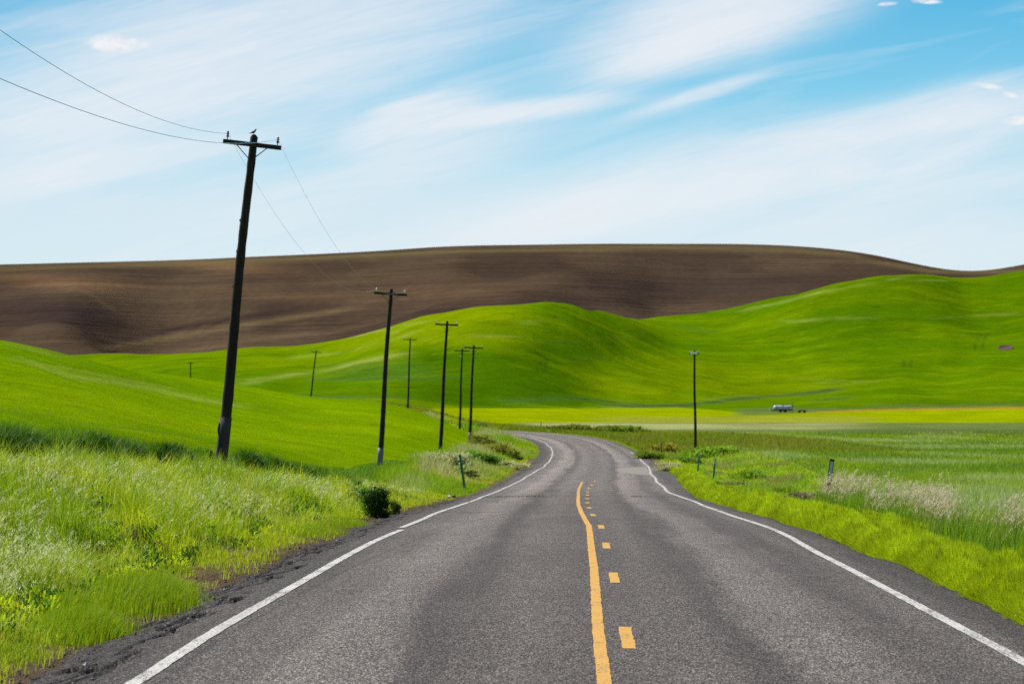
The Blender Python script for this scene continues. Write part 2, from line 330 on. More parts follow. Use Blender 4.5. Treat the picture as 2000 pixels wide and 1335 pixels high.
def m_blade(name='blade', trans=0.34, rough=0.55, spec=0.15):
    m = bpy.data.materials.new(name); m.use_nodes = True; nt = m.node_tree; nt.nodes.clear()
    out = N(nt, 'ShaderNodeOutputMaterial'); b = N(nt, 'ShaderNodeBsdfPrincipled'); t = N(nt, 'ShaderNodeBsdfTranslucent'); mx = N(nt, 'ShaderNodeMixShader')
    at = N(nt, 'ShaderNodeAttribute'); at.attribute_name = 'tint'
    L(nt, at.outputs['Color'], b.inputs['Base Color']); L(nt, at.outputs['Color'], t.inputs['Color'])
    b.inputs['Roughness'].default_value = rough; b.inputs['Specular IOR Level'].default_value = spec
    mx.inputs[0].default_value = trans; L(nt, b.outputs[0], mx.inputs[1]); L(nt, t.outputs[0], mx.inputs[2]); L(nt, mx.outputs[0], out.inputs[0])
    return m
def m_asphalt():
    m, nt, b = mat_new('worn_asphalt')
    uv = N(nt, 'ShaderNodeUVMap'); uv.uv_map = 'UVMap'; sp = N(nt, 'ShaderNodeSeparateXYZ'); L(nt, uv.outputs[0], sp.inputs[0])
    mp = N(nt, 'ShaderNodeMapping'); mp.inputs['Scale'].default_value = (1.4, .05, 1); L(nt, uv.outputs[0], mp.inputs[0])
    wob = NOISE(nt, mp.outputs[0], 1.0, 4, .6)
    s = M(nt, 'ADD', sp.outputs[0], M(nt, 'MULTIPLY', M(nt, 'SUBTRACT', wob, .5), 1.3))
    fac = M(nt, 'DIVIDE', M(nt, 'ADD', s, 5.2), 10.4)
    st = lambda v: (v+5.2)/10.4
    g = RAMP(nt, fac, [(st(-5.2), .26), (st(-4.2), .34), (st(-3.75), .55), (st(-2.9), .80), (st(-2.35), 1.14), (st(-1.9), 1.0), (st(-1.45), .52), (st(-.8), .80), (st(-.1), .66), (st(.7), .76), (st(1.25), .54), (st(1.75), 1.10), (st(2.2), .92), (st(2.75), .58), (st(3.3), .80), (st(3.65), .62), (st(4.0), .42)], 'EASE')
    tone = MIX(nt, 1.0, g, (.124, .108, .096), 'MULTIPLY')
    # the older surface beyond the cross seam is bleached
    yr = RAMP(nt, M(nt, 'DIVIDE', sp.outputs[1], 300.0), [(.10, .86), (.30, .98), (.44, 1.08), (.50, 1.30), (1.0, 1.35)])
    tone = MIX(nt, 1.0, tone, yr, 'MULTIPLY')
    mp2 = N(nt, 'ShaderNodeMapping'); mp2.inputs['Scale'].default_value = (.5, .12, 1); L(nt, uv.outputs[0], mp2.inputs[0])
    tone = mul(nt, tone, NOISE(nt, mp2.outputs[0], 1.0, 6, .65), .86, 1.14)
    mp3 = N(nt, 'ShaderNodeMapping'); mp3.inputs['Scale'].default_value = (.12, 1.6, 1); L(nt, uv.outputs[0], mp3.inputs[0])
    tone = mul(nt, tone, NOISE(nt, mp3.outputs[0], 1.0, 5, .7), .92, 1.08)
    # dark transverse joints, broken up along their length
    jm = N(nt, 'ShaderNodeMapping'); jm.inputs['Scale'].default_value = (.9, .05, 1); L(nt, uv.outputs[0], jm.inputs[0]); jn = NOISE(nt, jm.outputs[0], 1.0, 4, .7)
    dark = None
    for yj, wj in ((69.4, .10), (76.0, .14), (93.0, .16), (112.0, .2), (127.6, .25), (41.2, .03), (35.4, .025)):
        q_ = M(nt, 'EXPONENT', M(nt, 'MULTIPLY', M(nt, 'POWER', M(nt, 'DIVIDE', M(nt, 'ADD', M(nt, 'SUBTRACT', sp.outputs[1], float(Y2T(yj))), M(nt, 'MULTIPLY', M(nt, 'SUBTRACT', jn, .5), wj*3)), wj), 2.0), -1.0))
        dark = q_ if dark is None else M(nt, 'ADD', dark, q_)
    tone = MIX(nt, M(nt, 'MULTIPLY', dark, M(nt, 'MULTIPLY', jn, .75)), tone, (.035, .032, .030))
    # chip-seal aggregate: light stones in dark binder
    v = N(nt, 'ShaderNodeTexVoronoi'); v.inputs['Scale'].default_value = 1.0; vm_ = N(nt, 'ShaderNodeMapping'); vm_.inputs['Scale'].default_value = (115, 19, 1); L(nt, uv.outputs[0], vm_.inputs[0]); L(nt, vm_.outputs[0], v.inputs['Vector'])
    hs = N(nt, 'ShaderNodeSeparateXYZ'); L(nt, v.outputs['Color'], hs.inputs[0])
    stone = RAMP(nt, hs.outputs[0], [(.0, .22), (.4, .52), (.75, 1.12), (1.0, 2.7)])
    near = MIX(nt, 1.0, tone, stone, 'MULTIPLY')
    nm_ = N(nt, 'ShaderNodeMapping'); nm_.inputs['Scale'].default_value = (52, 9, 1); L(nt, uv.outputs[0], nm_.inputs[0]); n60 = NOISE(nt, nm_.outputs[0], 1.0, 5, .85); near = mul(nt, near, n60, .62, 1.38)
    L(nt, near, b.inputs['Base Color']); b.inputs['Roughness'].default_value = .9; b.inputs['Specular IOR Level'].default_value = .12
    bump(nt, M(nt, 'ADD', hs.outputs[1], n60), .5, .006, b)
    return m
def m_paint(name, colr, base=(.085, .08, .078), cover=.46):
    m, nt, b = mat_new(name)
    v = NOISE(nt, pos(nt, 1, .16, 1), 48, 4, .85); w = NOISE(nt, pos(nt, 1, .35, 1), 2.5, 4, .6)
    f = RAMP(nt, M(nt, 'ADD', M(nt, 'MULTIPLY', v, .72), M(nt, 'MULTIPLY', w, .28)), [(cover-.06, 0.0), (cover+.015, 1.0)])
    c = MIX(nt, f, base, colr); c = mul(nt, c, NOISE(nt, pos(nt), 12, 4, .7), .88, 1.1)
    L(nt, c, b.inputs['Base Color']); b.inputs['Roughness'].default_value = .7
    return m
def m_wood(name, c1, c2, sc=1.0):
    m, nt, b = mat_new(name)
    tc = N(nt, 'ShaderNodeTexCoord'); mp = N(nt, 'ShaderNodeMapping'); mp.inputs['Scale'].default_value = (14*sc, 14*sc, 1.1*sc); L(nt, tc.outputs['Object'], mp.inputs[0])
    f = NOISE(nt, mp.outputs[0], 1.0, 6, .7, .4); c = MIX(nt, RAMP(nt, f, [(.3, 0.0), (.7, 1.0)]), c1, c2)
    L(nt, c, b.inputs['Base Color']); bump(nt, f, .8, .02, b); return m
def m_plain(name, c, rough=.6, metal=0.0, var=.15, scale=6.0):
    m, nt, b = mat_new(name)
    tc = N(nt, 'ShaderNodeTexCoord'); f = NOISE(nt, tc.outputs['Object'], scale, 4, .6)
    rgb = N(nt, 'ShaderNodeRGB'); rgb.outputs[0].default_value = tuple(c)+(1,)
    L(nt, mul(nt, rgb.outputs[0], f, 1-var, 1+var), b.inputs['Base Color']); b.inputs['Roughness'].default_value = rough; b.inputs['Metallic'].default_value = metal
    return m
MT = m_terrain(); MPL = m_plowed(); MB = m_blade('grass_blade'); MB2 = m_blade('dry_seed_head', .35, .8, .05)
MAS = m_asphalt()
MWH = m_paint('worn_white_paint', (.40, .385, .35), cover=.485); MYE = m_paint('worn_yellow_paint', (.44, .235, .030), (.12, .09, .05), cover=.455)
MPOLE = m_wood('creosoted_wood', (.010, .008, .006), (.032, .026, .020))
MPOLE2 = m_wood('weathered_grey_wood', (.028, .026, .026), (.060, .056, .056))
MARM = m_wood('dark_crossarm_wood', (.014, .011, .008), (.045, .034, .026))
MGLASS = m_plain('pale_glass_insulator', (.50, .56, .55), .15); MDKGL = m_plain('dark_insulator', (.03, .06, .06), .2)
MSTEEL = m_plain('weathered_steel_strap', (.06, .06, .06), .5, .3)
MWIRE = m_plain('blue_fringe_wire', (.32, .66, .80), .5); MWIRE2 = m_plain('thin_grey_wire', (.55, .58, .60), .5)  # bright blue of the near wires stands in for lens fringing
MBIRD = m_plain('dark_feathers', (.02, .018, .016), .8)
MGREEN = m_plain('green_painted_steel', (.012, .16, .095), .5); MREFL = m_plain('pale_reflector_sheeting', (.36, .44, .47), .35)
MBAND = m_plain('grey_base_wrap', (.12, .135, .15), .6, 0, .25, 9)
MTANK = m_plain('weathered_silver_tank', (.38, .41, .46), .45, .2, .15, 2.0); MRUST = m_plain('dark_rusty_steel', (.035, .028, .024), .8)
MRUB = m_plain('tyre_rubber', (.02, .02, .02), .9); MSOIL = m_plain('bare_brown_soil', (.055, .030, .012), .95); MROCK = m_plain('pale_stone', (.5, .48, .44), .8)
MFENCE = m_plain('weathered_fence_wood', (.07, .06, .045), .9)

# ------------------------------------------------------------------ terrain meshes
def polyrow(px, pts): return np.interp(px, [p[0] for p in pts], [p[1] for p in pts])
def build_terrain():
    us = np.concatenate([np.linspace(-4600, -420, 70, endpoint=False), np.arange(-420, 2425, 5.0), np.linspace(2430, 6600, 70)])
    ds = [7.0]
    while ds[-1] < 5000: ds.append(ds[-1]*(1.0075 if ds[-1] < 520 else 1.0024 if ds[-1] < 1200 else 1.0045 if ds[-1] < 2250 else 1.03))
    ds = np.array(ds); U, D = np.meshgrid(us, ds)
    X = (U-1000)/F*D; Yw = D.copy()
    Z, S, T, PX = terrain(X, Yw, True)
    zoneL = (S < 0) & (-S > -crop_edge(Yw)) & (D < 620)
    cropk = np.where(D < 430, sstep(0.0, 0.18, -S+crop_edge(Yw)), 1.0)*(S < 0)*(D < 620)
    Z = Z + cropk*CH(D)
    # rows in the photo, used only to say where on the land a patch of crop lies
    R = HZ - F*(Z-EYE)/D
    n_big = fbm(X*.02, Yw*.008, 41, 4); n_mid = fbm(X*.08, Yw*.025, 42, 4); n_str = fbm(X*.012+Yw*.004, Yw*.016-X*.005, 43, 5, .6); n_fin = fbm(X*.5, Yw*.12, 44, 3)
    c = np.zeros(Z.shape+(3,))
    def lay(k, rgb):
        k = np.clip(k, 0, 1)[..., None]; c[:] = c*(1-k)+np.array(rgb)*k
    def band(v, a, b, w): return sstep(a-w, a+w, v)*(1-sstep(b-w, b+w, v))
    lay(np.ones(Z.shape), (.105, .15, .008))                                   # verge ground
    lay((S < -4.6)*(D < 200)*1.0, (.045, .060, .014))
    # near the road: soil showing
    lay(sstep(.45, .62, n_fin)*(np.abs(S) < 7.5)*(D < 300), (.12, .085, .045))
    lay(band(-S, 4.2, 5.6, .25)*(D < 140), (.085, .060, .038))
    lay(band(-S, 5.2, 6.6, .25)*(D < 130)*sstep(.40, .55, n_fin), (.17, .21, .02))
    # right plain
    rp = (S > 5)
    lay(rp*1.0, (.10, .175, .004)); lay(rp*sstep(.42, .62, n_mid)*(D < 520), (.15, .20, .012)); lay(rp*(1-sstep(.36, .5, n_mid))*(D < 520), (.08, .14, .008))
    lay(rp*band(D, 150, 420, 30)*sstep(.5, .65, n_big)*.6, (.20, .24, .10))
    # rough strip beyond the bend
    lay(band(D, 330, 560, 25)*sstep(4.4, 6, S)*(1-sstep(1350, 1500, U)), (.10, .12, .004)); lay(band(D, 330, 540, 25)*sstep(4.4, 6, S)*sstep(.5, .7, n_mid)*(1-sstep(1350, 1500, U)), (.105, .125, .006))
    # left crop
    cl = np.where(zoneL, 1.0, 0.0)
    lay(cl, (.112, .192, .0005)); lay(cl*(1-sstep(.38, .56, n_big))*.7, (.080, .160, .001)); lay(cl*sstep(.56, .68, n_mid)*.5, (.150, .222, .001))
    lay(cl*(1-sstep(.3, 1.2, -S+crop_edge(Yw)))*(D < 118), (.028, .075, .003))  # deep rim green, with the shade of the face painted in
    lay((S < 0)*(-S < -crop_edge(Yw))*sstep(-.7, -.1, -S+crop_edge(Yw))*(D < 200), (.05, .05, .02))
    # pale tracks over the left swell
    for (pts, w, k) in [([(40, 700), (130, 733), (260, 752), (380, 777), (470, 792)], 4.5, .7), ([(90, 712), (240, 740), (330, 757)], 2.2, .5), ([(20, 672), (120, 697)], 2.5, .5)]:
        rr = polyrow(U, pts); lay(zoneL*np.exp(-((R-rr)/w)**2)*band(U, pts[0][0], pts[-1][0], 40)*(.35+1.1*n_mid)*k*.8*(D < 480), (.21, .25, .05))
    far = (D > 560) | ((D > 430) & (U > 830) & (S > 4)) 
    far = np.where(zoneL, 0, far)*1.0
    lay(far*sstep(540, 600, D), (.066, .133, .0005))
    lay(far*sstep(560, 640, D)*sstep(.46, .70, n_str)*.65, (.105, .156, .0005)); lay(far*sstep(620, 700, D)*(1-sstep(.30, .50, n_str))*.5, (.042, .092, .0005))
    # broad irregular crop tones with hill light and shade painted in, finer mottling on top
    n_w = fbm(X*.006+3, Yw*.010, 47, 5, .6); n_e = fbm(X*.03+Yw*.01, Yw*.05, 48, 5, .65); jig = (n_e-.5)*26
    lay(far*band(U, 790, 1150, 60)*band(R+jig, 672, 790, 14)*.85, (.030, .080, .0005))  # slope turned from the sun, its shade painted as darker green
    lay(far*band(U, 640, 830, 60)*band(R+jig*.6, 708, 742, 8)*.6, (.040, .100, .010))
    lay(far*band(U, 560, 1010, 80)*(1-sstep(650, 695, R+jig))*sstep(600, 700, D)*.75, (.125, .172, .0005))  # sunlit crest painted lighter
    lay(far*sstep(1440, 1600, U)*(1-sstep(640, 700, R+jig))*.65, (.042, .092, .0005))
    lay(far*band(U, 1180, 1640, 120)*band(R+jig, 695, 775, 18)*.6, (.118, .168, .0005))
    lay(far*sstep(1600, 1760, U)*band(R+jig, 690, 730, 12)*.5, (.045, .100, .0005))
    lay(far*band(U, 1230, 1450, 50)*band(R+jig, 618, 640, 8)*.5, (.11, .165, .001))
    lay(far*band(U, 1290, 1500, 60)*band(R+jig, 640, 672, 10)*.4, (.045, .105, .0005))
    lay(far*sstep(.50, .68, n_e)*.36, (.120, .172, .001)); lay(far*(1-sstep(.32, .48, n_e))*.36, (.040, .092, .001))
    lay(far*sstep(.55, .70, n_w)*.35, (.13, .18, .001))
    # the spur's lit rim painted as a lighter line, and wheel tracks up the slopes
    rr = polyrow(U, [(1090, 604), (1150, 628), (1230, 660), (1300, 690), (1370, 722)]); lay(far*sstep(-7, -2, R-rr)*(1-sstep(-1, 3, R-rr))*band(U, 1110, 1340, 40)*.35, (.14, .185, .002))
    for (u0, r0, r1, bend) in [(1050, 702, 728, 8), (1062, 700, 730, 9), (1905, 652, 682, 10), (1920, 650, 680, 10), (1764, 702, 716, 2), (1778, 703, 716, 2)]:
        lay(far*np.exp(-((U-u0-bend*((r1-R)/(r1-r0))**2)/2.6)**2)*band(R, r0, r1, 3)*.65*(.3+1.2*n_fin), (.022, .060, .004))
    # pale streaks of thin crop
    for (pts, w, k) in [([(470, 748), (600, 727), (700, 708), (790, 690)], 7, .75), ([(560, 700), (670, 690), (760, 665), (850, 640)], 4, .5), ([(600, 668), (700, 655), (760, 640), (840, 625)], 3, .7),
                        ([(770, 650), (830, 660)], 8, .6), ([(930, 656), (1000, 655)], 3, .6), ([(1020, 630), (1090, 622)], 6, .6), ([(1100, 668), (1250, 655)], 3, .25),
                        ([(1440, 608), (1600, 570), (1760, 542)], 3.5, .7), ([(1790, 547), (1850, 550)], 2.5, .6), ([(1540, 628), (1700, 620)], 4, .6), ([(1830, 622), (1980, 612)], 3, .55), ([(1500, 735), (1700, 745)], 2.5, .5),
                        ([(1600, 748), (1760, 740)], 2.5, .6), ([(1380, 780), (1560, 766), (1720, 742)], 3.0, .3), ([(1040, 792), (1250, 795)], 2.0, .4)]:
        rr = polyrow(U, pts)+(n_mid-.5)*8; lay(far*np.exp(-((R-rr)/(w*.7))**2)*band(U, pts[0][0], pts[-1][0], 35)*sstep(.30, .66, fbm(X*.05, Yw*.035, 46, 4, .65))*k*.95, (.18, .215, .045))
    for (pts, w, k, rgb) in [([(1240, 792), (1340, 790), (1460, 778), (1560, 768), (1640, 760)], 3.2, .85, (.045, .075, .02)), ([(1120, 777), (1260, 789)], 3.5, .7, (.04, .09, .015)), ([(980, 782), (1110, 778)], 5, .5, (.045, .10, .02)),
                        ([(840, 805), (1040, 800)], 1.6, .6, (.09, .10, .02)), ([(600, 742), (830, 738), (900, 735)], 1.6, .6, (.04, .09, .02)), ([(470, 768), (640, 776), (800, 776)], 2.5, .6, (.05, .10, .02)),
                        ([(1590, 782), (1660, 778)], 2.0, .8, (.04, .08, .02)), ([(1180, 790), (1250, 793), (1350, 790)], 3.0, .8, (.045, .07, .02)), ([(900, 806), (1000, 804)], 2.0, .7, (.06, .08, .02)), ([(1050, 664), (1120, 672)], 2, .5, (.04, .09, .01)), ([(1700, 790), (1850, 792), (2000, 786)], 2.2, .7, (.07, .09, .02)), ([(1100, 700), (1230, 695)], 1.5, .5, (.05, .11, .01)), ([(1330, 640), (1400, 648)], 3, .45, (.04, .10, .01))]:
        rr = polyrow(U, pts)+(n_mid-.5)*4; lay(far*np.exp(-((R-rr)/w)**2)*band(U, pts[0][0], pts[-1][0], 25)*k*(.35+1.3*n_fin), rgb)
    # meadow strips at the foot of the hills
    yel = band(R, polyrow(U, [(800, 797), (1200, 797), (1320, 795), (1450, 805), (2000, 797)]), polyrow(U, [(800, 826), (1150, 826), (1300, 826), (2000, 826)]), 1.5)*sstep(800, 860, U)*(S > 4.5)*(D > 470)
    lay(yel*(.75+.5*n_mid), (.175, .225, .0005)); lay(yel*band(R, 813, 826, 3)*band(U, 1180, 1700, 60)*.55, (.20, .185, .03))
    lay((S > 5)*(D > 480)*np.exp(-((R-polyrow(U, [(1380, 806), (1580, 805), (1700, 800), (2000, 796)]))/2.8)**2)*sstep(1530, 1640, U)*.85, (.25, .165, .015))
    lay((S > 5)*(D > 480)*band(R, polyrow(U, [(1400, 800), (1500, 795), (1620, 796), (2000, 790)]), polyrow(U, [(1400, 812), (1500, 810), (1560, 806), (1700, 798), (2000, 793)]), 1.0)*sstep(1420, 1460, U)*.75, (.075, .105, .03))
    ds_ = (S > 5)*(D > 430)*band(R, 825, polyrow(U, [(1000, 829), (1180, 838), (1400, 843), (1700, 846), (2000, 849)]), 1.2)*sstep(980, 1060, U)
    pale = ds_*(1-sstep(1560, 1750, U)); lay(ds_*.9, (.095, .125, .035)); lay(pale*band(R, 826, 838, 2.5)*(.4+1.0*n_mid), (.22, .235, .09))
    lay(ds_*sstep(1560, 1700, U)*band(R, 838, 849, 2)*.6, (.055, .075, .02))
    lay((S > 5)*band(R, 848, 858, 3)*sstep(1300, 1420, U)*.7, (.115, .165, .002)); lay((S > 5)*band(R, 856, 866, 3)*sstep(1480, 1620, U)*.7*(.5+n_mid), (.21, .24, .08))
    # plowed hill
    ridge = polyrow(U, [(-5000, 1100), (0, 1100), (440, 1050), (600, 1000), (760, 930), (850, 910), (950, 890), (1040, 880), (1150, 915), (1215, 1030), (1300, 1150), (1500, 1140), (1800, 1110), (1890, 1160), (2000, 1170), (7000, 1170)])+12
    br = D > ridge
    brc = np.zeros_like(c); brc[:] = (.053, .036, .023)
    def layb(k, rgb):
        k = np.clip(k, 0, 1)[..., None]; brc[:] = brc*(1-k)+np.array(rgb)*k
    layb(sstep(.45, .65, n_big)*.4, (.070, .049, .028)); layb(1-sstep(.35, .5, n_big), (.042, .028, .019))
    for (x0, r0, wx, wr, k) in [(130, 552, 130, 14, .7), (450, 520, 110, 12, .6), (600, 580, 160, 12, .35), (850, 570, 200, 20, .25)]:
        layb(np.exp(-((U-x0)/wx)**2-((R-r0-.06*(U-x0))/wr)**2)*k, (.125, .074, .037))
    for (x0, r0, wx, wr, sl_, k) in [(120, 610, 150, 30, .10, .75), (1000, 600, 260, 14, -.05, .5), (1350, 560, 260, 30, .0, .5), (700, 560, 200, 7, -.06, .35)]:
        layb(np.exp(-((U-x0)/wx)**2-((R-r0-sl_*(U-x0))/wr)**2)*min(1, k*1.25), (.030, .020, .018))  # dark patches; the leftmost paints the shade of the valley fold
    rr = polyrow(U, [(230, 668), (300, 656), (380, 640), (500, 620), (640, 604)])
    layb(sstep(-15, -3, R-rr)*(1-sstep(-3, 1.5, R-rr))*band(U, 270, 560, 60)*.9, (.026, .017, .015))  # shaded side of the fold painted as a dark band
    for (pts, w, k) in [([(200, 680), (330, 660), (440, 640), (560, 622), (700, 600)], 5, .6), ([(150, 560), (200, 590), (230, 610)], 4, .3), ([(330, 690), (480, 665), (620, 650)], 4, .35)]:
        rr = polyrow(U, pts); layb(np.exp(-((R-rr)/w)**2)*band(U, pts[0][0], pts[-1][0], 40)*k, (.120, .088, .042))  # lighter lines, painting the lit ridge below the fold
    layb(np.exp(-((R-polyrow(U, [(0, 521), (300, 514), (600, 502), (850, 489), (1000, 485), (1300, 481), (1550, 485), (1650, 495), (1815, 527)])-3)/5)**2)*.5, (.105, .085, .035))
    c = np.where(br[..., None], brc, c)
    nr, nc = U.shape; idx = np.arange(nr*nc).reshape(nr, nc)
    Q = np.stack([idx[:-1, :-1], idx[:-1, 1:], idx[1:, 1:], idx[1:, :-1]], -1).reshape(-1, 4)
    fd = D[:-1, :-1].ravel(); fl = zoneL[:-1, :-1].ravel(); fb = br[:-1, :-1].ravel(); fS = S[:-1, :-1].ravel()
    cls = np.zeros(len(Q), int); cls[fl] = 1; cls[(~fl) & (fd > 640)] = 2; cls[fb] = 3
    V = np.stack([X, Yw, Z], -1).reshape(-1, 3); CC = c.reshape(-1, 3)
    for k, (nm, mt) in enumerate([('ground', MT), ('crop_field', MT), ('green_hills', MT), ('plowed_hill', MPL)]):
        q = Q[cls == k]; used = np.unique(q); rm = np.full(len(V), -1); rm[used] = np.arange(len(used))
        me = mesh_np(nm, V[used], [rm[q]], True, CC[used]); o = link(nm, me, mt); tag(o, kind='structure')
    return None
build_terrain()

# ------------------------------------------------------------------ road
def left_w(t):
    y = T2Y(t); w = np.interp(y, [20, 35, 46, 69, 84, 102, 127, 154, 199, 256, 309, 400], [.95, 1.0, .95, 1.05, 1.25, 1.2, .95, 1.0, 1.3, 1.7, 1.8, 1.2])
    return 3.5 + w + (fbm(t*.35, t*0, 61, 3)-.5)*.45 + (fbm(t*2.1, t*0+3, 62, 3)-.5)*.16
def right_w(t):
    y = T2Y(t); w = np.interp(y, [20, 35, 46, 69, 84, 102, 127, 154, 199, 256, 309, 400], [.6, .6, .75, .75, .6, .6, .55, .9, 1.3, 1.0, .8, .6])
    return 3.5 + w + (fbm(t*.3, t*0, 63, 3)-.5)*.3
def road_point(t, s, lift=0.0):
    x, y, z, nx, ny = road_at(t)
    camber = -0.018*np.abs(s)*np.interp(y, [20, 400], [1, 1])+.03
    return x+nx*s, y+ny*s, z+camber+lift+EYE
def build_road():
    ts = []; t = float(Y2T(14.0)); tend = RS[-1]-2
    while t < tend:
        ts.append(t); t += .05 if t < 75 else .09 if t < 125 else .25 if t < 210 else 1.0
    ts = np.array(ts)
    q = np.concatenate([np.linspace(0, .27, 40), np.linspace(.285, .97, 26), np.linspace(.98, 1, 3)])
    TT, QQ = np.meshgrid(ts, q, indexing='ij'); Lw = left_w(ts)[:, None]; Rw = right_w(ts)[:, None]
    fine = (QQ/.27)
    SS = np.where(QQ <= .27, -Lw + (Lw-3.55)*fine, -3.55 + (QQ-.27)/.73*(Rw+3.55))
    X, Yw, Z = road_point(TT, SS)
    # broken, cracking left edge: slabs separated by oblique cracks, sinking outward
    e = np.clip((-SS-3.75)/(Lw-3.75), 0, 1)
    a = SS - .07*TT + (fbm(TT*.9, SS*2, 71, 3)-.5)*.35
    rid = 1-np.abs(fbm(a*4.5, TT*.42, 72, 3)*2-1)*1.0
    rid2 = 1-np.abs(fbm(a*9.0, TT*1.3, 73, 3)*2-1)
    crack = sstep(.86, .97, rid)*sstep(.10, .40, e) + .6*sstep(.92, .99, rid2)*sstep(.4, .75, e)
    Z = Z - .09*crack*np.interp(Yw, [20, 150, 260], [1, 1, .3]) - .07*e**2 + (fbm(a*7, TT*1.5, 74, 3)-.5)*.05*e
    Z = Z + (fbm(SS*5, TT*5, 75, 3)-.5)*.018*e
    nr, nc = X.shape
    # skirt down into the ground at both edges
    X = np.concatenate([X[:, :1]-.02, X, X[:, -1:]+.03], 1); Yw = np.concatenate([Yw[:, :1], Yw, Yw[:, -1:]], 1); Z = np.concatenate([Z[:, :1]-.16, Z, Z[:, -1:]-.16], 1)
    SS = np.concatenate([SS[:, :1], SS, SS[:, -1:]], 1); TT = np.concatenate([TT[:, :1], TT, TT[:, -1:]], 1); nc += 2
    idx = np.arange(nr*nc).reshape(nr, nc)
    Q = np.stack([idx[:-1, :-1], idx[:-1, 1:], idx[1:, 1:], idx[1:, :-1]], -1).reshape(-1, 4)
    me = mesh_np('road', np.stack([X, Yw, Z], -1).reshape(-1, 3), [Q], True, None, np.stack([SS.ravel(), TT.ravel()], -1))
    tag(link('road', me, MAS), kind='structure')
build_road()
def strip(name, mat, t0, t1, s_fn, w_fn, step=.25, lift=.006, n=3):
    ts = np.arange(t0, t1+1e-6, step); j = np.linspace(-.5, .5, n)
    S = s_fn(ts)[:, None] + w_fn(ts)[:, None]*j[None, :] + (fbm(ts*6, ts*0, 81, 2)-.5)[:, None]*.018
    X, Yw, Z = road_point(np.repeat(ts[:, None], n, 1), S, lift)
    nr, nc = X.shape; idx = np.arange(nr*nc).reshape(nr, nc); Q = np.stack([idx[:-1, :-1], idx[:-1, 1:], idx[1:, 1:], idx[1:, :-1]], -1).reshape(-1, 4)
    return np.stack([X, Yw, Z], -1).reshape(-1, 3), Q
def marking(name, mat, pieces):
    V = []; Q = []; o = 0
    for v, q in pieces: V.append(v); Q.append(q+o); o += len(v)
    me = mesh_np(name, np.concatenate(V), [np.concatenate(Q)]); return tag(link(name, me, mat), kind='structure')
cst = lambda v: (lambda t: np.full(np.shape(t), float(v)))
tb = Y2T(16.0); 
# slight hand-painted wander of the edge lines
wl = lambda t: -3.5 + (vnoise(t/14.0, t*0, 91)-.5)*.16 + np.interp(T2Y(t), [60, 66, 69, 70, 73, 80], [0, .03, .05, -.06, -.04, 0])
wr = lambda t: 3.5 + (vnoise(t/16.0, t*0, 92)-.5)*.22
marking('edge_line', MWH, [strip('', None, tb, Y2T(68.6), wl, cst(.13)), strip('', None, Y2T(70.2), Y2T(112), wl, cst(.13)), strip('', None, Y2T(113), Y2T(430), wl, cst(.11), 1.0)])
marking('edge_line', MWH, [strip('', None, tb, Y2T(92), wr, cst(.125)), strip('', None, Y2T(92.6), Y2T(330), wr, cst(.125), .5)])
yl = lambda t: np.interp(T2Y(t), [20, 27, 34, 46, 55, 69, 76, 84, 102, 127, 154, 176], [-.02, -.02, .0, .05, .07, .10, .03, -.03, -.06, -.08, -.18, -.20])
marking('center_line', MYE, [strip('', None, tb, Y2T(176), yl, cst(.108))])
yd = lambda t: yl(t) + np.interp(T2Y(t), [20, 46, 84, 102, 150, 185], [.25, .235, .23, .26, .38, .62])
dash = []
for k in range(14):
    a = 30.4+12.2*k
    if a > 185: break
    dash.append(strip('', None, Y2T(a), Y2T(a+3.05), yd, cst(.115)))
marking('center_line_dash', MYE, dash)
# paler repair patch near the right line
def patch():
    ts = np.linspace(Y2T(206), Y2T(243), 30); k = np.linspace(0, 1, 8)
    a = 3.35-1.9*np.sin(np.linspace(.12, math.pi-.1, 30))**.7+ (fbm(ts*.4, ts*0, 95, 2)-.5)*.5
    S = a[:, None]*(1-k)+3.40*k; X, Yw, Z = road_point(np.repeat(ts[:, None], 8, 1), S, .005)
    idx = np.arange(X.size).reshape(X.shape); Q = np.stack([idx[:-1, :-1], idx[:-1, 1:], idx[1:, 1:], idx[1:, :-1]], -1).reshape(-1, 4)
    m = m_plain('pale_patch_asphalt', (.165, .145, .125), .9, 0, .2, 3.0)
    tag(link('road_patch', mesh_np('road_patch', np.stack([X, Yw, Z], -1).reshape(-1, 3), [Q]), m), kind='structure')
patch()

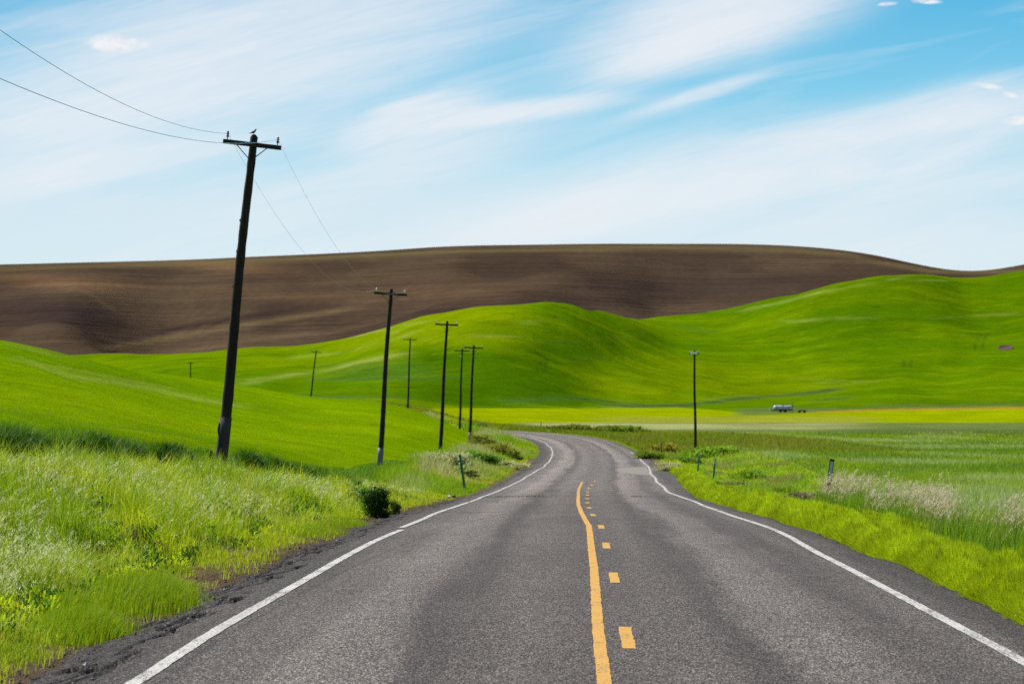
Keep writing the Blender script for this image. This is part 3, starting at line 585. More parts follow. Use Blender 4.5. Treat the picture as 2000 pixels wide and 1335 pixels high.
# ------------------------------------------------------------------ vegetation
def blades(P, h, w, az, lean, colr, jit=.12, tipk=None, seg=2):
    n = len(P); z3 = np.zeros(n); wd = rng.uniform(0, math.pi, n)
    wx, wy = np.cos(wd)*w*.5, np.sin(wd)*w*.5; lx, ly = np.cos(az)*lean*h, np.sin(az)*lean*h
    B0 = P+np.stack([-wx, -wy, z3], 1); B1 = P+np.stack([wx, wy, z3], 1)
    T = P+np.stack([lx, ly, h*np.sqrt(np.maximum(1-np.minimum(lean, .98)**2*.8, .1))], 1)
    cc = np.clip(colr*(1+rng.uniform(-jit, jit, (n, 1)))*(1+rng.uniform(-jit*.4, jit*.4, (n, 3))), 0, 1)
    if seg == 1:
        V = np.stack([B0, B1, T], 1).reshape(-1, 3); i = np.arange(n)*3
        return V, [np.stack([i, i+1, i+2], 1)], np.repeat(cc, 3, 0)
    Mi = P+np.stack([lx*.32, ly*.32, h*.58], 1)
    M0 = Mi+np.stack([-wx*.8, -wy*.8, z3], 1); M1 = Mi+np.stack([wx*.8, wy*.8, z3], 1)
    V = np.stack([B0, B1, M1, M0, T], 1).reshape(-1, 3); i = np.arange(n)*5
    tc = cc if tipk is None else cc*(1-.5)+np.array(tipk)*.5
    CCc = np.stack([cc, cc, cc, cc, tc], 1).reshape(-1, 3)
    return V, [np.stack([i, i+1, i+2, i+3], 1), np.stack([i+3, i+2, i+4], 1)], CCc
class Veg:
    def __init__(s): s.V = []; s.Fq = []; s.Ft = []; s.C = []; s.o = 0
    def add(s, r):
        V, FA, Cc = r; s.V.append(V); s.C.append(Cc)
        for f in FA: (s.Fq if f.shape[1] == 4 else s.Ft).append(f+s.o)
        s.o += len(V)
    def build(s, name, mat, label=None, cat=None, group=None, kind=None, parent=None):
        FA = []
        if s.Fq: FA.append(np.concatenate(s.Fq))
        if s.Ft: FA.append(np.concatenate(s.Ft))
        me = mesh_np(name, np.concatenate(s.V), FA, False, np.concatenate(s.C)); o = link(name, me, mat, parent); return tag(o, label, cat, group, kind)
def scatter(n, y0, y1, s0, s1, power=1.6, clump=None):
    """points along the road; density falls with distance**power"""
    u = rng.random(n); a = 1-power
    y = (y0**a+u*(y1**a-y0**a))**(1/a) if abs(a) > 1e-6 else y0*(y1/y0)**u
    t = Y2T(y); q = rng.random(n)
    sa = s0(y) if callable(s0) else s0; sb = s1(y) if callable(s1) else s1
    s = sa+(sb-sa)*q; x, yy, z, nx, ny = road_at(t); x = x+nx*s; yy = yy+ny*s
    px = 1000+F*x/yy; m = (px > -260) & (px < 2260)
    x, yy, s = x[m], yy[m], s[m]
    if clump is not None:
        m = rng.random(len(x)) < clump(x, yy, s); x, yy, s = x[m], yy[m], s[m]
    return x, yy, s
def on_ground(x, y): return np.stack([x, y, terrain(x, y)-.01], 1)
def lerp(a, b, k): return np.array(a)*(1-k[:, None])+np.array(b)*k[:, None]
def wsize(y, near, far=1.0): return near*np.maximum(1.0, y/45.0*far)
def heads(base_top, az, hl, hw, colr, k=7):
    """panicles: k small spikelets hung around each stem top"""
    n = len(base_top); P = np.repeat(base_top, k, 0); f = np.tile(np.linspace(0, 1, k), n); hl_ = np.repeat(hl, k); a = np.repeat(az, k)
    P = P+np.stack([np.cos(a)*f*hl_*.45, np.sin(a)*f*hl_*.45, (f-.5*f*f)*hl_*.8], 1)+rng.normal(0, 1, (n*k, 3))*np.repeat(hw, k)[:, None]*.6
    return blades(P, hl_*rng.uniform(.22, .45, n*k), np.repeat(hw, k)*.75, rng.uniform(0, 2*math.pi, n*k), np.full(n*k, .7), np.repeat(colr, k, 0), .15, None, 1)

GREEN = (.25, .40, .008); LIME = (.47, .55, .012); OLIVE = (.36, .43, .06); PALE = (.45, .45, .2); DEEP = (.035, .105, .010); LUSH = (.16, .31, .005)
def inner(y): return -left_w(Y2T(y))-.05
def bank_dirt(x, y):   # 1 where soil lies bare
    s = 0
    for (bx, by, r) in [(-5.7, 44, .9), (-4.8, 56, 1.1), (-4.3, 66, 1.1), (-4.6, 29, .55), (-3.9, 36, .4)]:
        s = s+np.exp(-(((x-bx)/(r*.45))**2+((y-by)/(r*3.2))**2))
    return np.clip(s, 0, 1)
def bank_grass():
    v = Veg()
    # mixed green undergrowth
    cl = lambda x, y, s: (.35+.65*sstep(.35, .6, fbm(x*1.3, y*.5, 101, 3)))*(1-.93*bank_dirt(x, y))*np.clip(.18+(-s-4.6)/1.3, .18, 1)
    x, y, s = scatter(300000, 24, 130, inner, lambda y: crop_edge(y)+.1, 1.5, cl)
    k = fbm(x*.9, y*.3, 102, 3); k2 = fbm(x*.4+9, y*.16, 103, 2)
    low = np.clip((-s-4.9)/2.0, 0, 1)
    h = (.07+.31*low)*rng.uniform(.5, 1.35, len(x))*(.18+1.7*sstep(.34, .66, fbm(x*2.2, y*1.0, 104, 3)))*np.interp(s-crop_edge(y), [0, .8, 2.4], [.3, .45, 1])
    cA = lerp(LIME, GREEN, sstep(.3, .62, k)*(.15+.65*low)); cA = cA*(1-.5*sstep(.52, .7, k2)[:, None])+np.array(OLIVE)*.5*sstep(.52, .7, k2)[:, None]
    v.add(blades(on_ground(x, y), h, wsize(y, .009, .8), rng.uniform(0, 6.28, len(x)), rng.uniform(.1, .75, len(x)), cA, .25))
    v.build('bank_grass', MB, 'mixed green grass and weeds covering the bank left of the road', 'grass', None, 'stuff')
    # lush fine clumps low on the bank
    v = Veg(); X = []; Yv = []; H = []
    for (bx, by, rx, ry, hh, n) in [(-4.12, 40, .55, 2.2, .40, 10000), (-4.15, 34.6, .42, 1.8, .30, 6500), (-4.6, 37.5, .35, 1.4, .30, 2600), (-4.3, 31.0, .3, 1.0, .16, 900), (-4.45, 40.5, .22, 1.0, .26, 1400), (-4.05, 43, .25, 1.2, .22, 1400), (-3.75, 40.8, .12, .6, .17, 500),
                                  (-3.75, 69, .5, 3.5, .17, 4000), (-3.6, 76, .5, 3, .2, 3500), (-4.8, 47, .5, 2.5, .22, 2200), (-5.3, 30.0, .35, 1.5, .22, 900)]:
        a = rng.normal(0, .5, (n, 2)); X.append(bx+a[:, 0]*rx); Yv.append(by+a[:, 1]*ry); H.append(hh*np.exp(-(a**2).sum(1)*.55)*rng.uniform(.65, 1.1, n))
    X = np.concatenate(X); Yv = np.concatenate(Yv); H = np.concatenate(H)
    v.add(blades(on_ground(X, Yv), H, np.full(len(X), .0065), rng.normal(0, .9, len(X)), rng.uniform(.05, .5, len(X)), lerp((.17, .29, .004), (.32, .43, .008), rng.random(len(X))), .18))
    v.build('lush_grass', MB, 'bright fine green grass clumps low on the left bank', 'grass', None, 'stuff')
    # silky pale seed grass in drifts
    v = Veg(); vs = Veg()
    cl = lambda x, y, s: (.15+.85*sstep(.42, .6, fbm(x*2.2, y*1.0, 114, 2)))*sstep(.40, .60, fbm(x*.55, y*.2, 111, 3)+.10*np.exp(-((s+9)/2.2)**2)+np.where(y < 60, .05, -.02))*np.clip((-s-5.4)/.9, 0, 1)
    x, y, s = scatter(42000, 25, 125, -5.2, lambda y: crop_edge(y)+.5, 1.6, cl)
    P = on_ground(x, y); n = len(x); az = rng.normal(-.5, .7, n); h = rng.uniform(.30, .55, n)*np.interp(s-crop_edge(y), [.5, 1.6, 3], [.28, .5, 1])
    ln = rng.uniform(.15, .5, n)
    vs.add(blades(P, h, wsize(y, .0035, .7), az, ln, lerp((.30, .40, .04), (.42, .47, .10), rng.random(n)), .2))
    top = P+np.stack([np.cos(az)*ln*h, np.sin(az)*ln*h, h*.95], 1)
    vs.add(heads(top, az, rng.uniform(.09, .16, n), wsize(y, .010, .7), lerp((.78, .78, .48), (.48, .58, .14), rng.random(n)), 8))
    vs.build('seed_grass', MB2, 'silky pale seed-headed grass in drifts on the left bank', 'grass', None, 'stuff')
    # broad-leaved weeds
    v = Veg(); x, y, s = scatter(3200, 26, 125, -5.4, lambda y: crop_edge(y)+.4, 1.2, lambda x, y, s: (1-bank_dirt(x, y))*sstep(.38, .58, fbm(x, y*.4, 113, 2)))
    for xx, yy in zip(x, y):
        n = 46; r = rng.uniform(.08, .22); hh = rng.uniform(.10, .28); ang = rng.uniform(0, 6.28, n); zz = rng.random(n)
        P = on_ground(np.full(n, xx), np.full(n, yy)); q2 = rng.random(n)**.6; P[:, 0] += np.cos(ang)*r*q2; P[:, 1] += np.sin(ang)*r*q2; P[:, 2] += zz*hh
        q_ = rng.random(); g = (.50, .60, .01) if q_ < .35 else (.24, .42, .01) if q_ < .6 else (.05, .14, .010)
        v.add(blades(P, rng.uniform(.04, .09, n), np.full(n, .024), ang, rng.uniform(.6, .98, n), np.tile(np.array(g), (n, 1)), .25))
    v.build('broadleaf_weeds', MB, 'scattered leafy weeds among the grass of the left bank', 'weeds', None, 'stuff')
    # farther verge between field and road
    v = Veg()
    x, y, s = scatter(120000, 125, 440, inner, lambda y: crop_edge(y)+.2, 1.1, lambda x, y, s: .3+.7*sstep(.3, .6, fbm(x*.7, y*.15, 121, 3)))
    k = fbm(x*.45, y*.08, 122, 3); low = np.clip((-s-4.8)/2.5, 0, 1); h = (.12+.44*low)*rng.uniform(.4, 1.3, len(x))*(.3+1.3*sstep(.3, .65, k))
    cA = lerp(LIME, GREEN, sstep(.35, .6, k)); kk = (sstep(.50, .62, fbm(x*.3+4, y*.06, 123, 2))*.75*low)[:, None]; cA = cA*(1-kk)+np.array((.50, .46, .20))*kk
    v.add(blades(on_ground(x, y), h, wsize(y, .012, .8), rng.uniform(0, 6.28, len(x)), rng.uniform(.1, .7, len(x)), cA, .25, None, 1))
    v.build('far_bank_grass', MB, 'grass and pale weeds on the left verge before the bend', 'grass', None, 'stuff')
bank_grass()

def crop_blades():
    v = Veg()
    # the cut face and near rim of the crop
    x, y, s = scatter(190000, 45, 200, lambda y: crop_edge(y)+.10, lambda y: crop_edge(y)-1.7, 1.6)
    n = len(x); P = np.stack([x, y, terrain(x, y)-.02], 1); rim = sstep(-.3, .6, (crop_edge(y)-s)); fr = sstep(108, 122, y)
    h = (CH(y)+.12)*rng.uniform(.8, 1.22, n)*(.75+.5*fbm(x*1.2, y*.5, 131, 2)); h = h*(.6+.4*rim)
    v.add(blades(P, h, wsize(y, .013, .8), rng.uniform(0, 6.28, n), rng.uniform(.1, .65, n), lerp((.022, .078, .004), (.18, .33, .006), np.clip(np.maximum(sstep(.2, 1.2, crop_edge(y)-s), fr*.9)*(.5+.5*rng.random(n))+(rng.random(n) < .06)*.8, 0, 1)), .25))  # lush green darkened for the shaded face; scattered bright blades as glints
    # canopy texture deeper in
    x, y, s = scatter(170000, 60, 330, lambda y: crop_edge(y)-1.3, lambda y: crop_edge(y)-22-y*.05, 1.4)
    n = len(x); z = terrain(x, y)+CH(y)-.22
    P = np.stack([x, y, z], 1); v.add(blades(P, rng.uniform(.22, .36, n), wsize(y, .012, .8), rng.uniform(0, 6.28, n), rng.uniform(.1, .6, n), lerp((.17, .29, .002), (.24, .35, .003), rng.random(n)), .15, None, 1))
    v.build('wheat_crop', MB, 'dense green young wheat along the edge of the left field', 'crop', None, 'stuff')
crop_blades()

def right_verge():
    # lime mounds of feathery groundcover hugging the asphalt
    v = Veg(); n_m = 0
    ys = []; y = 23.0
    while y < 260: ys.append(y); y += (.46 if y < 60 else .56 if y < 110 else 1.0)
    for yy in ys:
        t = float(Y2T(yy)); rw = float(right_w(np.array([t]))[0])
        for j in range(3 if yy < 140 else 2):
            wband = np.interp(yy, [23, 50, 100, 150, 260], [1.15, 1.25, 1.15, 1.1, 1.2])
            if j == 2 and (int(yy*10) % 2): continue
            s = rw+.08+rng.random()*wband; R = rng.uniform(.14, .30); s = max(s, rw+R*1.6)
            if j == 0: R = rng.uniform(.22, .36); s = rw+R*rng.uniform(.80, 1.15)
            else: R = rng.uniform(.20, .36); s = rw+rng.uniform(.5, 1.25)
            if j == 0 and rng.random() < .10: continue
            Hh = R*rng.uniform(1.05, 1.45)+np.clip((s-rw)*.08, 0, .08)
            x0, y0, z0, nx, ny = [float(q) for q in road_at(np.array(t+rng.uniform(-.3, .3)))]; x0 += nx*s; y0 += ny*s
            if not (-200 < 1000+F*x0/y0 < 2250): continue
            n = int(np.interp(yy, [23, 40, 80, 150, 260], [2600, 1700, 650, 260, 100])*(R/.26)**1.5)
            th = rng.uniform(0, 2*math.pi, n); cz = rng.random(n)**.75; rr = np.sqrt(np.maximum(1-cz*cz, 0))*rng.uniform(.70, 1.0, n)
            wv = .72+.55*vnoise(np.cos(th)*1.6+yy*3.1+j*7, cz*2.2+np.sin(th)*1.6, 201); rr = rr*wv; cz = cz*(.7+.5*vnoise(np.cos(th)*rr*3+yy*5, np.sin(th)*rr*3+j, 202))
            dx, dy = np.cos(th)*rr, np.sin(th)*rr
            P = np.stack([x0+dx*R, y0+dy*R*1.3, cz*Hh*.82], 1); P[:, 2] += terrain(P[:, 0], P[:, 1])-.03
            hb = rng.uniform(.045, .125, n)*(1 if yy < 80 else 1.3)
            base = lerp((.31, .42, .006), (.46, .56, .010), rng.random(n))*(.80+.5*rng.random()) 
            v.add(blades(P, hb, np.full(n, .0065*max(1, yy/45*.9)), np.arctan2(dy, dx)+rng.normal(0, .3, n), np.clip(rr*.8+rng.normal(0, .15, n), 0, .95), base, .22, (.5, .5, .02), 1))
    v.build('verge_groundcover', MB, 'lime-green feathery groundcover mounded along the right road edge', 'groundcover', None, 'stuff')
    # under-storey so no bare soil shows between mounds and field
    v = Veg(); o = lambda y: right_w(Y2T(y))+.15
    x, y, s = scatter(150000, 23, 330, lambda y: right_w(Y2T(y))+.75, lambda y: right_w(Y2T(y))+5.0+y*.012, 1.4, lambda x, y, s: .4+.6*sstep(.35, .6, fbm(x*.9, y*.3, 141, 3)))
    k = fbm(x*.6, y*.15, 142, 3); k3 = fbm(x*.35, y*.07, 143, 2); far = np.clip((s-5.2)/1.5, 0, 1)
    h = (.10+.30*far*(.4+k))*rng.uniform(.6, 1.2, len(x)); cA = lerp(LIME, GREEN, np.clip(sstep(.35, .6, k)*.8+.2*far, 0, 1))
    kk = (sstep(.54, .66, k3)*.6*far)[:, None]; cA = cA*(1-kk)+np.array((.26, .20, .08))*kk
    v.add(blades(on_ground(x, y), h, wsize(y, .010, .8), rng.uniform(0, 6.28, len(x)), rng.uniform(.1, .7, len(x)), cA, .22))
    v.build('verge_grass', MB, 'uneven green grass behind the mounds on the right verge', 'grass', None, 'stuff')
    # tall grass with plumes
    v = Veg(); vs = Veg()
    band0 = lambda y: np.interp(y, [24, 40, 60, 80, 100], [5.05, 5.15, 5.45, 5.8, 6.3]); band1 = lambda y: band0(y)+np.interp(y, [24, 60, 105], [1.2, 1.35, 1.3])
    x, y, s = scatter(90000, 24, 97, band0, band1, 1.3, lambda x, y, s: .25+.75*sstep(.35, .6, fbm(x*1.4, y*.5, 151, 3)))
    n = len(x); P = on_ground(x, y); h = rng.uniform(.50, .92, n)*np.interp(y, [24, 60, 104], [.85, 1.0, 1.05])*(.55+.9*fbm(x*1.3, y*.6, 153, 2)); az = rng.normal(.2, 1.0, n); ln = rng.uniform(.05, .45, n)
    v.add(blades(P, h*rng.uniform(.6, 1.0, n), wsize(y, .010, .8), az, ln, lerp((.08, .20, .006), (.28, .40, .008), rng.random(n)**1.4), .25))
    m = (rng.random(n) < .008+.22*sstep(.53, .66, fbm(x*.9, y*.35, 152, 2))); Pm = P[m]; hm = h[m]*1.12; am = az[m]; lm = ln[m]*.5
    v.add(blades(Pm, hm, wsize(y[m], .0035, .7), am, lm, np.tile((.30, .24, .08), (m.sum(), 1)), .2))
    v.build('tall_grass', MB, 'tall green grass standing beyond the mounds on the right', 'grass', None, 'stuff')
    top = Pm+np.stack([np.cos(am)*lm*hm, np.sin(am)*lm*hm, hm*.93], 1)
    cc = lerp((.52, .40, .24), (.80, .70, .52), rng.random(m.sum()))
    vs.add(heads(top, am, rng.uniform(.10, .19, m.sum()), wsize(y[m], .009, .7), cc, 8))
    vs.build('seed_plumes', MB2, 'cream seed plumes topping the tall grass on the right', 'seed heads', None, 'stuff')
    v = Veg(); x, y, s = scatter(60000, 290, 500, lambda y: 4.6+0*y, lambda y: 26+0*y, .5, lambda x, y, s: .35+.65*sstep(.35, .6, fbm(x*.25, y*.06, 171, 3)))
    k = fbm(x*.2, y*.05, 172, 3); cA = lerp((.13, .21, .006), (.28, .33, .010), k); q = (.6*sstep(.54, .64, fbm(x*.12, y*.03, 173, 2))*.7)[:, None]; cA = cA*(1-q)+np.array((.26, .22, .03))*q
    v.add(blades(on_ground(x, y), rng.uniform(.25, .75, len(x))*(.4+k), wsize(y, .012, .8), rng.uniform(0, 6.28, len(x)), rng.uniform(.1, .6, len(x)), cA, .25, None, 1))
    v.build('rough_grass', MB, 'olive and rusty rough grass around the outside of the road bend', 'grass', None, 'stuff')
    # field grass of the right plain
    v = Veg(); x, y, s = scatter(210000, 55, 470, lambda y: right_w(Y2T(y))+4.0, lambda y: y*.16+8, .9)
    n = len(x); k = fbm(x*.12, y*.03, 161, 3); k2 = fbm(x*.5, y*.12, 162, 3)
    cA = lerp((.20, .33, .005), (.28, .39, .008), k2); q = (sstep(.45, .60, k)*.6)[:, None]; cA = cA*(1-q)+np.array((.42, .50, .20))*q
    q = ((1-sstep(.36, .46, k))*.6)[:, None]; cA = cA*(1-q)+np.array((.13, .24, .03))*q
    v.add(blades(on_ground(x, y), rng.uniform(.14, .34, n)*(.6+.8*k2), wsize(y, .012, .75), rng.uniform(0, 6.28, n), rng.uniform(.1, .6, n), cA, .2, None, 1))
    v.build('field_grass', MB, 'meadow grass with paler patches filling the flat right field', 'grass', None, 'stuff')
right_verge()

def gravel():
    n = 7000; y = rng.uniform(23, 120, n); y = 23+(y-23)*rng.random(n)**.5; t = Y2T(y); e = left_w(t)
    s = -e+np.abs(rng.normal(0, .28, n))*np.where(rng.random(n) < .45, -1, 1); x, yy, z, nx, ny = road_at(t); x = x+nx*s; yy = yy+ny*s
    z = np.where(s < -e, terrain(x, yy), z+EYE-.018*np.abs(s)+.02-.07*np.clip((-s-3.75)/(e-3.75), 0, 1)**2)
    r_ = rng.uniform(.004, .013, n)*np.where(rng.random(n) < .05, 2.2, 1); V = []; 
    D6 = np.array([(1, 0, 0), (0, 1, 0), (-1, 0, 0), (0, -1, 0), (0, 0, .8), (0, 0, -.5)], float)
    P = np.stack([x, yy, z+r_*.3], 1)[:, None, :]+D6[None]*r_[:, None, None]*rng.uniform(.6, 1.3, (n, 6, 1)); i = np.arange(n)[:, None]*6
    T = np.array([(0, 1, 4), (1, 2, 4), (2, 3, 4), (3, 0, 4), (1, 0, 5), (2, 1, 5), (3, 2, 5), (0, 3, 5)]); FF = (i[:, :, None]+T[None]).reshape(-1, 3)
    g = rng.choice([.035, .05, .09, .30], n, p=[.4, .35, .2, .05]); Cc = np.repeat(np.stack([g*1.05, g, g*.93], 1), 6, 0)
    m, nt, b = mat_new('broken_asphalt_gravel'); at_ = N(nt, 'ShaderNodeAttribute'); at_.attribute_name = 'tint'; L(nt, at_.outputs['Color'], b.inputs['Base Color'])
    tag(link('gravel', mesh_np('gravel', P.reshape(-1, 3), [FF], False, Cc), m), 'dark crumbled asphalt gravel strewn along the left road edge', 'gravel', None, 'stuff')
gravel()

def crack_weeds():
    v = Veg()
    for (px0, px1, row, n) in [(945, 1065, 967, 420), (1232, 1262, 968, 90), (1075, 1100, 968, 16), (1290, 1330, 969, 20)]:
        d = 127.5; x = ((rng.uniform(px0, px1, n))-1000)/F*d; y = d+rng.normal(0, .12, n)
        s, t, zr = nearest(x, y); P = np.stack([x, y, zr+EYE-.018*np.abs(s)+.03], 1)
        v.add(blades(P, rng.uniform(.02, .055, n), np.full(n, .02), rng.uniform(0, 6.28, n), rng.uniform(.3, .8, n), lerp((.16, .22, .02), (.22, .20, .06), rng.random(n)), .2))
    v.build('crack_weeds', MB, 'thin line of weeds growing in a crack across the road', 'weeds', None, 'stuff')
crack_weeds()

# ------------------------------------------------------------------ individual shrubs
def shrub(x, y, w, h, cols, label, group=None, n=None, name='shrub', tone=1.5, leaf=.05):
    z = float(terrain(np.array([x]), np.array([y]))[0]); e = bpy.data.objects.new(name, None); col.objects.link(e); e.location = (x, y, z)
    tag(e, label, 'shrub', group); e.empty_display_size = .2
    v = Veg(); n = n or 2600; nl = 20
    ca = rng.uniform(0, 6.28, nl); cz = rng.uniform(.0, .8, nl); cr = rng.random(nl)**.5*.40*np.sqrt(np.maximum(1.05-cz**2, .05))*w; cen = np.stack([np.cos(ca)*cr, np.sin(ca)*cr, cz*h], 1); rad = rng.uniform(.08, .24, nl)*w
    if tone < 1: cen[:6] *= np.array([.35, .35, 1]); cen[:6, 2] = np.linspace(.15, .7, 6)*h; rad[:6] = .30*w
    k = rng.integers(0, nl, n); dr = rng.normal(0, 1, (n, 3)); dr /= np.linalg.norm(dr, axis=1)[:, None]; r = rad[k]*np.abs(rng.normal(.7, .5, n))
    P = cen[k]+dr*r[:, None]*np.array([1, 1, h/w*.9]); m = P[:, 2] > .01; P = P[m]; dr = dr[m]; nn = len(P)
    cc = lerp(cols[0], cols[1], rng.random(nn)**.8)*tone+np.array((.03, .045, 0))*(tone > 1); ls = leaf*w*rng.uniform(.6, 1.3, nn)
    v.add(blades(P, ls*1.9, ls*.8, np.arctan2(dr[:, 1], dr[:, 0]), rng.uniform(.3, .95, nn), cc, .25)); v.build('foliage', MB, parent=e)
    if tone > 1: return e
    v = Veg(); ns = 14; a = rng.uniform(0, 6.28, ns); Pb = np.stack([np.cos(a)*.05*w, np.sin(a)*.05*w, np.full(ns, -.03)], 1)
    v.add(blades(Pb, np.full(ns, h*.55), np.full(ns, .015*w), a, rng.uniform(.15, .55, ns), np.tile((.07, .05, .03), (ns, 1)), .1)); v.build('stem', MB, parent=e)
    return e
def at(px, d): return (px-1000)/F*d
DK = ((.014, .050, .008), (.045, .115, .012))
shrub(at(735, 84), 84, .66, .76, DK, 'dark green leafy bush standing at the left asphalt edge', n=9000, leaf=.036, tone=.8)
shrub(at(773, 90), 90, .34, .42, ((.04, .09, .015), (.10, .15, .02)), 'small dark weed bush just right of the big dark bush', n=2200, tone=.95)
LFT = [(648, 108, .7, .68, ((.03, .09, .008), (.07, .16, .012)), 'low dark leafy weed clump on the crop edge, farthest left before the big bush'),
       (686, 103, .7, .72, ((.03, .09, .008), (.08, .18, .012)), 'dark leafy weed clump on the crop edge, up left of the big dark bush'),
       (712, 97, .5, .66, ((.04, .12, .008), (.12, .24, .012)), 'bright-topped weed clump touching the left side of the big dark bush'),
       (828, 196, .7, .5, DK, 'round dark weed bush left of the leaning green post'),
       (947, 228, 1.4, .9, DK, 'dark leafy shrub right of the leaning green post, below the grey-footed pole'),
       (918, 236, 1.2, .8, ((.06, .17, .01), (.12, .25, .01)), 'bright green shrub at the foot of the pole with the pale grey base'),
       (965, 262, 1.9, 1.5, ((.11, .15, .012), (.20, .17, .03)), 'olive and rusty shrub on the inside of the road bend'),
       (990, 268, 1.7, 1.2, ((.12, .18, .012), (.22, .22, .03)), 'yellow-green shrub nearest the asphalt inside the bend'),
       (938, 285, 1.8, 1.6, ((.10, .15, .012), (.18, .13, .03)), 'tall reddish olive shrub beside the far strip of road'),
       (1000, 232, 1.5, .7, ((.26, .27, .10), (.36, .34, .18)), 'pale straw-coloured weed clump beside the inner curve shoulder'),
       (868, 205, 2.2, 1.0, ((.24, .25, .12), (.34, .33, .18)), 'pale dry weed mound left of the leaning green post top'),
       (905, 190, 1.3, .7, ((.12, .19, .02), (.28, .28, .10)), 'mixed green and straw weed clump behind the leaning green post'),
       (930, 470, 3.0, 1.1, ((.06, .11, .012), (.12, .15, .02)), 'low dark bush beyond the far strip of road'),
       (905, 420, 1.6, .9, ((.05, .10, .012), (.10, .16, .02)), 'small green bush at the foot of the farthest roadside pole')]
for a in LFT: shrub(at(a[0], a[1]), a[1], a[2]*1.45, a[3]*.8, a[4], a[5], 'shrubs on the left verge', n=5200, leaf=.034)
RGT = [(1575, 132, .75, .62, ((.10, .17, .02), (.28, .28, .12)), 'yellow-green tuft with pale top left of the brown dry bush'),
       (1525, 150, 1.0, .7, ((.12, .21, .012), (.22, .28, .02)), 'bright green leafy shrub in the middle of the right verge'),
       (1553, 118, .95, .62, ((.10, .075, .05), (.17, .14, .08)), 'brown dry bush left of the white reflector post'),
       (1440, 165, .9, .5, ((.13, .10, .06), (.16, .18, .05)), 'brownish dry weed clump right of the second green post'),
       (1395, 172, .7, .5, ((.12, .22, .01), (.2, .28, .02)), 'green shrub at the foot of the right green post'),
       (1470, 195, 1.6, .9, ((.09, .18, .012), (.18, .26, .02)), 'broad green shrub behind the right verge mounds'),
       (1340, 262, 1.5, .8, ((.07, .15, .012), (.13, .21, .02)), 'dark green shrub left of the second green post'),
       (1268, 290, 1.6, .9, ((.08, .13, .012), (.16, .2, .02)), 'dark olive shrub right of the road at the bend'),
       (1305, 225, 1.3, .75, ((.28, .28, .13), (.38, .36, .22)), 'pale straw weed mound beside the asphalt right of the patch'),
       (1400, 300, 3.2, 1.1, ((.11, .21, .012), (.18, .27, .02)), 'long low green shrub at the foot of the lone right pole'),
       (1290, 330, 2.0, 1.2, ((.15, .17, .015), (.26, .20, .03)), 'orange-tinged olive shrub left of the lone right pole'),
       (1120, 470, 4.5, .9, ((.06, .10, .012), (.14, .14, .02)), 'olive shrub on the far side of the bend'),
       (1205, 480, 5.0, .8, ((.07, .12, .012), (.13, .16, .02)), 'dark shrub in the pale strip beyond the bend'),
       (1850, 78, .9, .35, ((.10, .085, .05), (.15, .16, .06)), 'low brown dry weed patch behind the cream plumes')]
for a in RGT: shrub(at(a[0], a[1]), a[1], a[2]*1.5, a[3]*.75, a[4], a[5], 'shrubs on the right verge', n=5200, leaf=.034)

# ------------------------------------------------------------------ small mesh helpers
class MBd:
    def __init__(s): s.V = []; s.F = []
    def tube(s, pts, rad, seg=12, cap=True):
        pts = [Vector(p) for p in pts]; rad = [rad]*len(pts) if isinstance(rad, (int, float)) else rad; o = len(s.V)
        for i, p in enumerate(pts):
            a = pts[max(i-1, 0)]; b = pts[min(i+1, len(pts)-1)]; d = (b-a).normalized()
            u = d.orthogonal().normalized() if abs(d.z) < .9 else Vector((1, 0, 0)); u = (u-d*u.dot(d)).normalized(); w = d.cross(u)
            for k in range(seg):
                t = 2*math.pi*k/seg; s.V.append(tuple(p+(u*math.cos(t)+w*math.sin(t))*rad[i]))
        for i in range(len(pts)-1):
            for k in range(seg):
                k2 = (k+1) % seg; s.F.append((o+i*seg+k, o+i*seg+k2, o+(i+1)*seg+k2, o+(i+1)*seg+k))
        if cap: s.F.append(tuple(o+k for k in range(seg))[::-1]); s.F.append(tuple(o+(len(pts)-1)*seg+k for k in range(seg)))
        return s
    def box(s, c, d, R=None, bev=0.0):
        o = len(s.V); hx, hy, hz = d[0]/2, d[1]/2, d[2]/2
        for sx, sy, sz in ((-1, -1, -1), (1, -1, -1), (1, 1, -1), (-1, 1, -1), (-1, -1, 1), (1, -1, 1), (1, 1, 1), (-1, 1, 1)):
            v = Vector((sx*hx, sy*hy, sz*hz)); v = R @ v if R else v; s.V.append(tuple(v+Vector(c)))
        for f in ((0, 3, 2, 1), (4, 5, 6, 7), (0, 1, 5, 4), (1, 2, 6, 5), (2, 3, 7, 6), (3, 0, 4, 7)): s.F.append(tuple(o+i for i in f))
        return s
    def build(s, name, mat, parent=None, smooth=True, bevel=0.0):
        me = bpy.data.meshes.new(name); me.from_pydata(s.V, [], s.F); me.update()
        for p in me.polygons: p.use_smooth = smooth and len(p.vertices) <= 4
        o = link(name, me, mat, parent)
        if bevel: b = o.modifiers.new('bevel', 'BEVEL'); b.width = bevel; b.segments = 2
        return o
def zg(x, y): return float(terrain(np.array([x]), np.array([y]))[0])

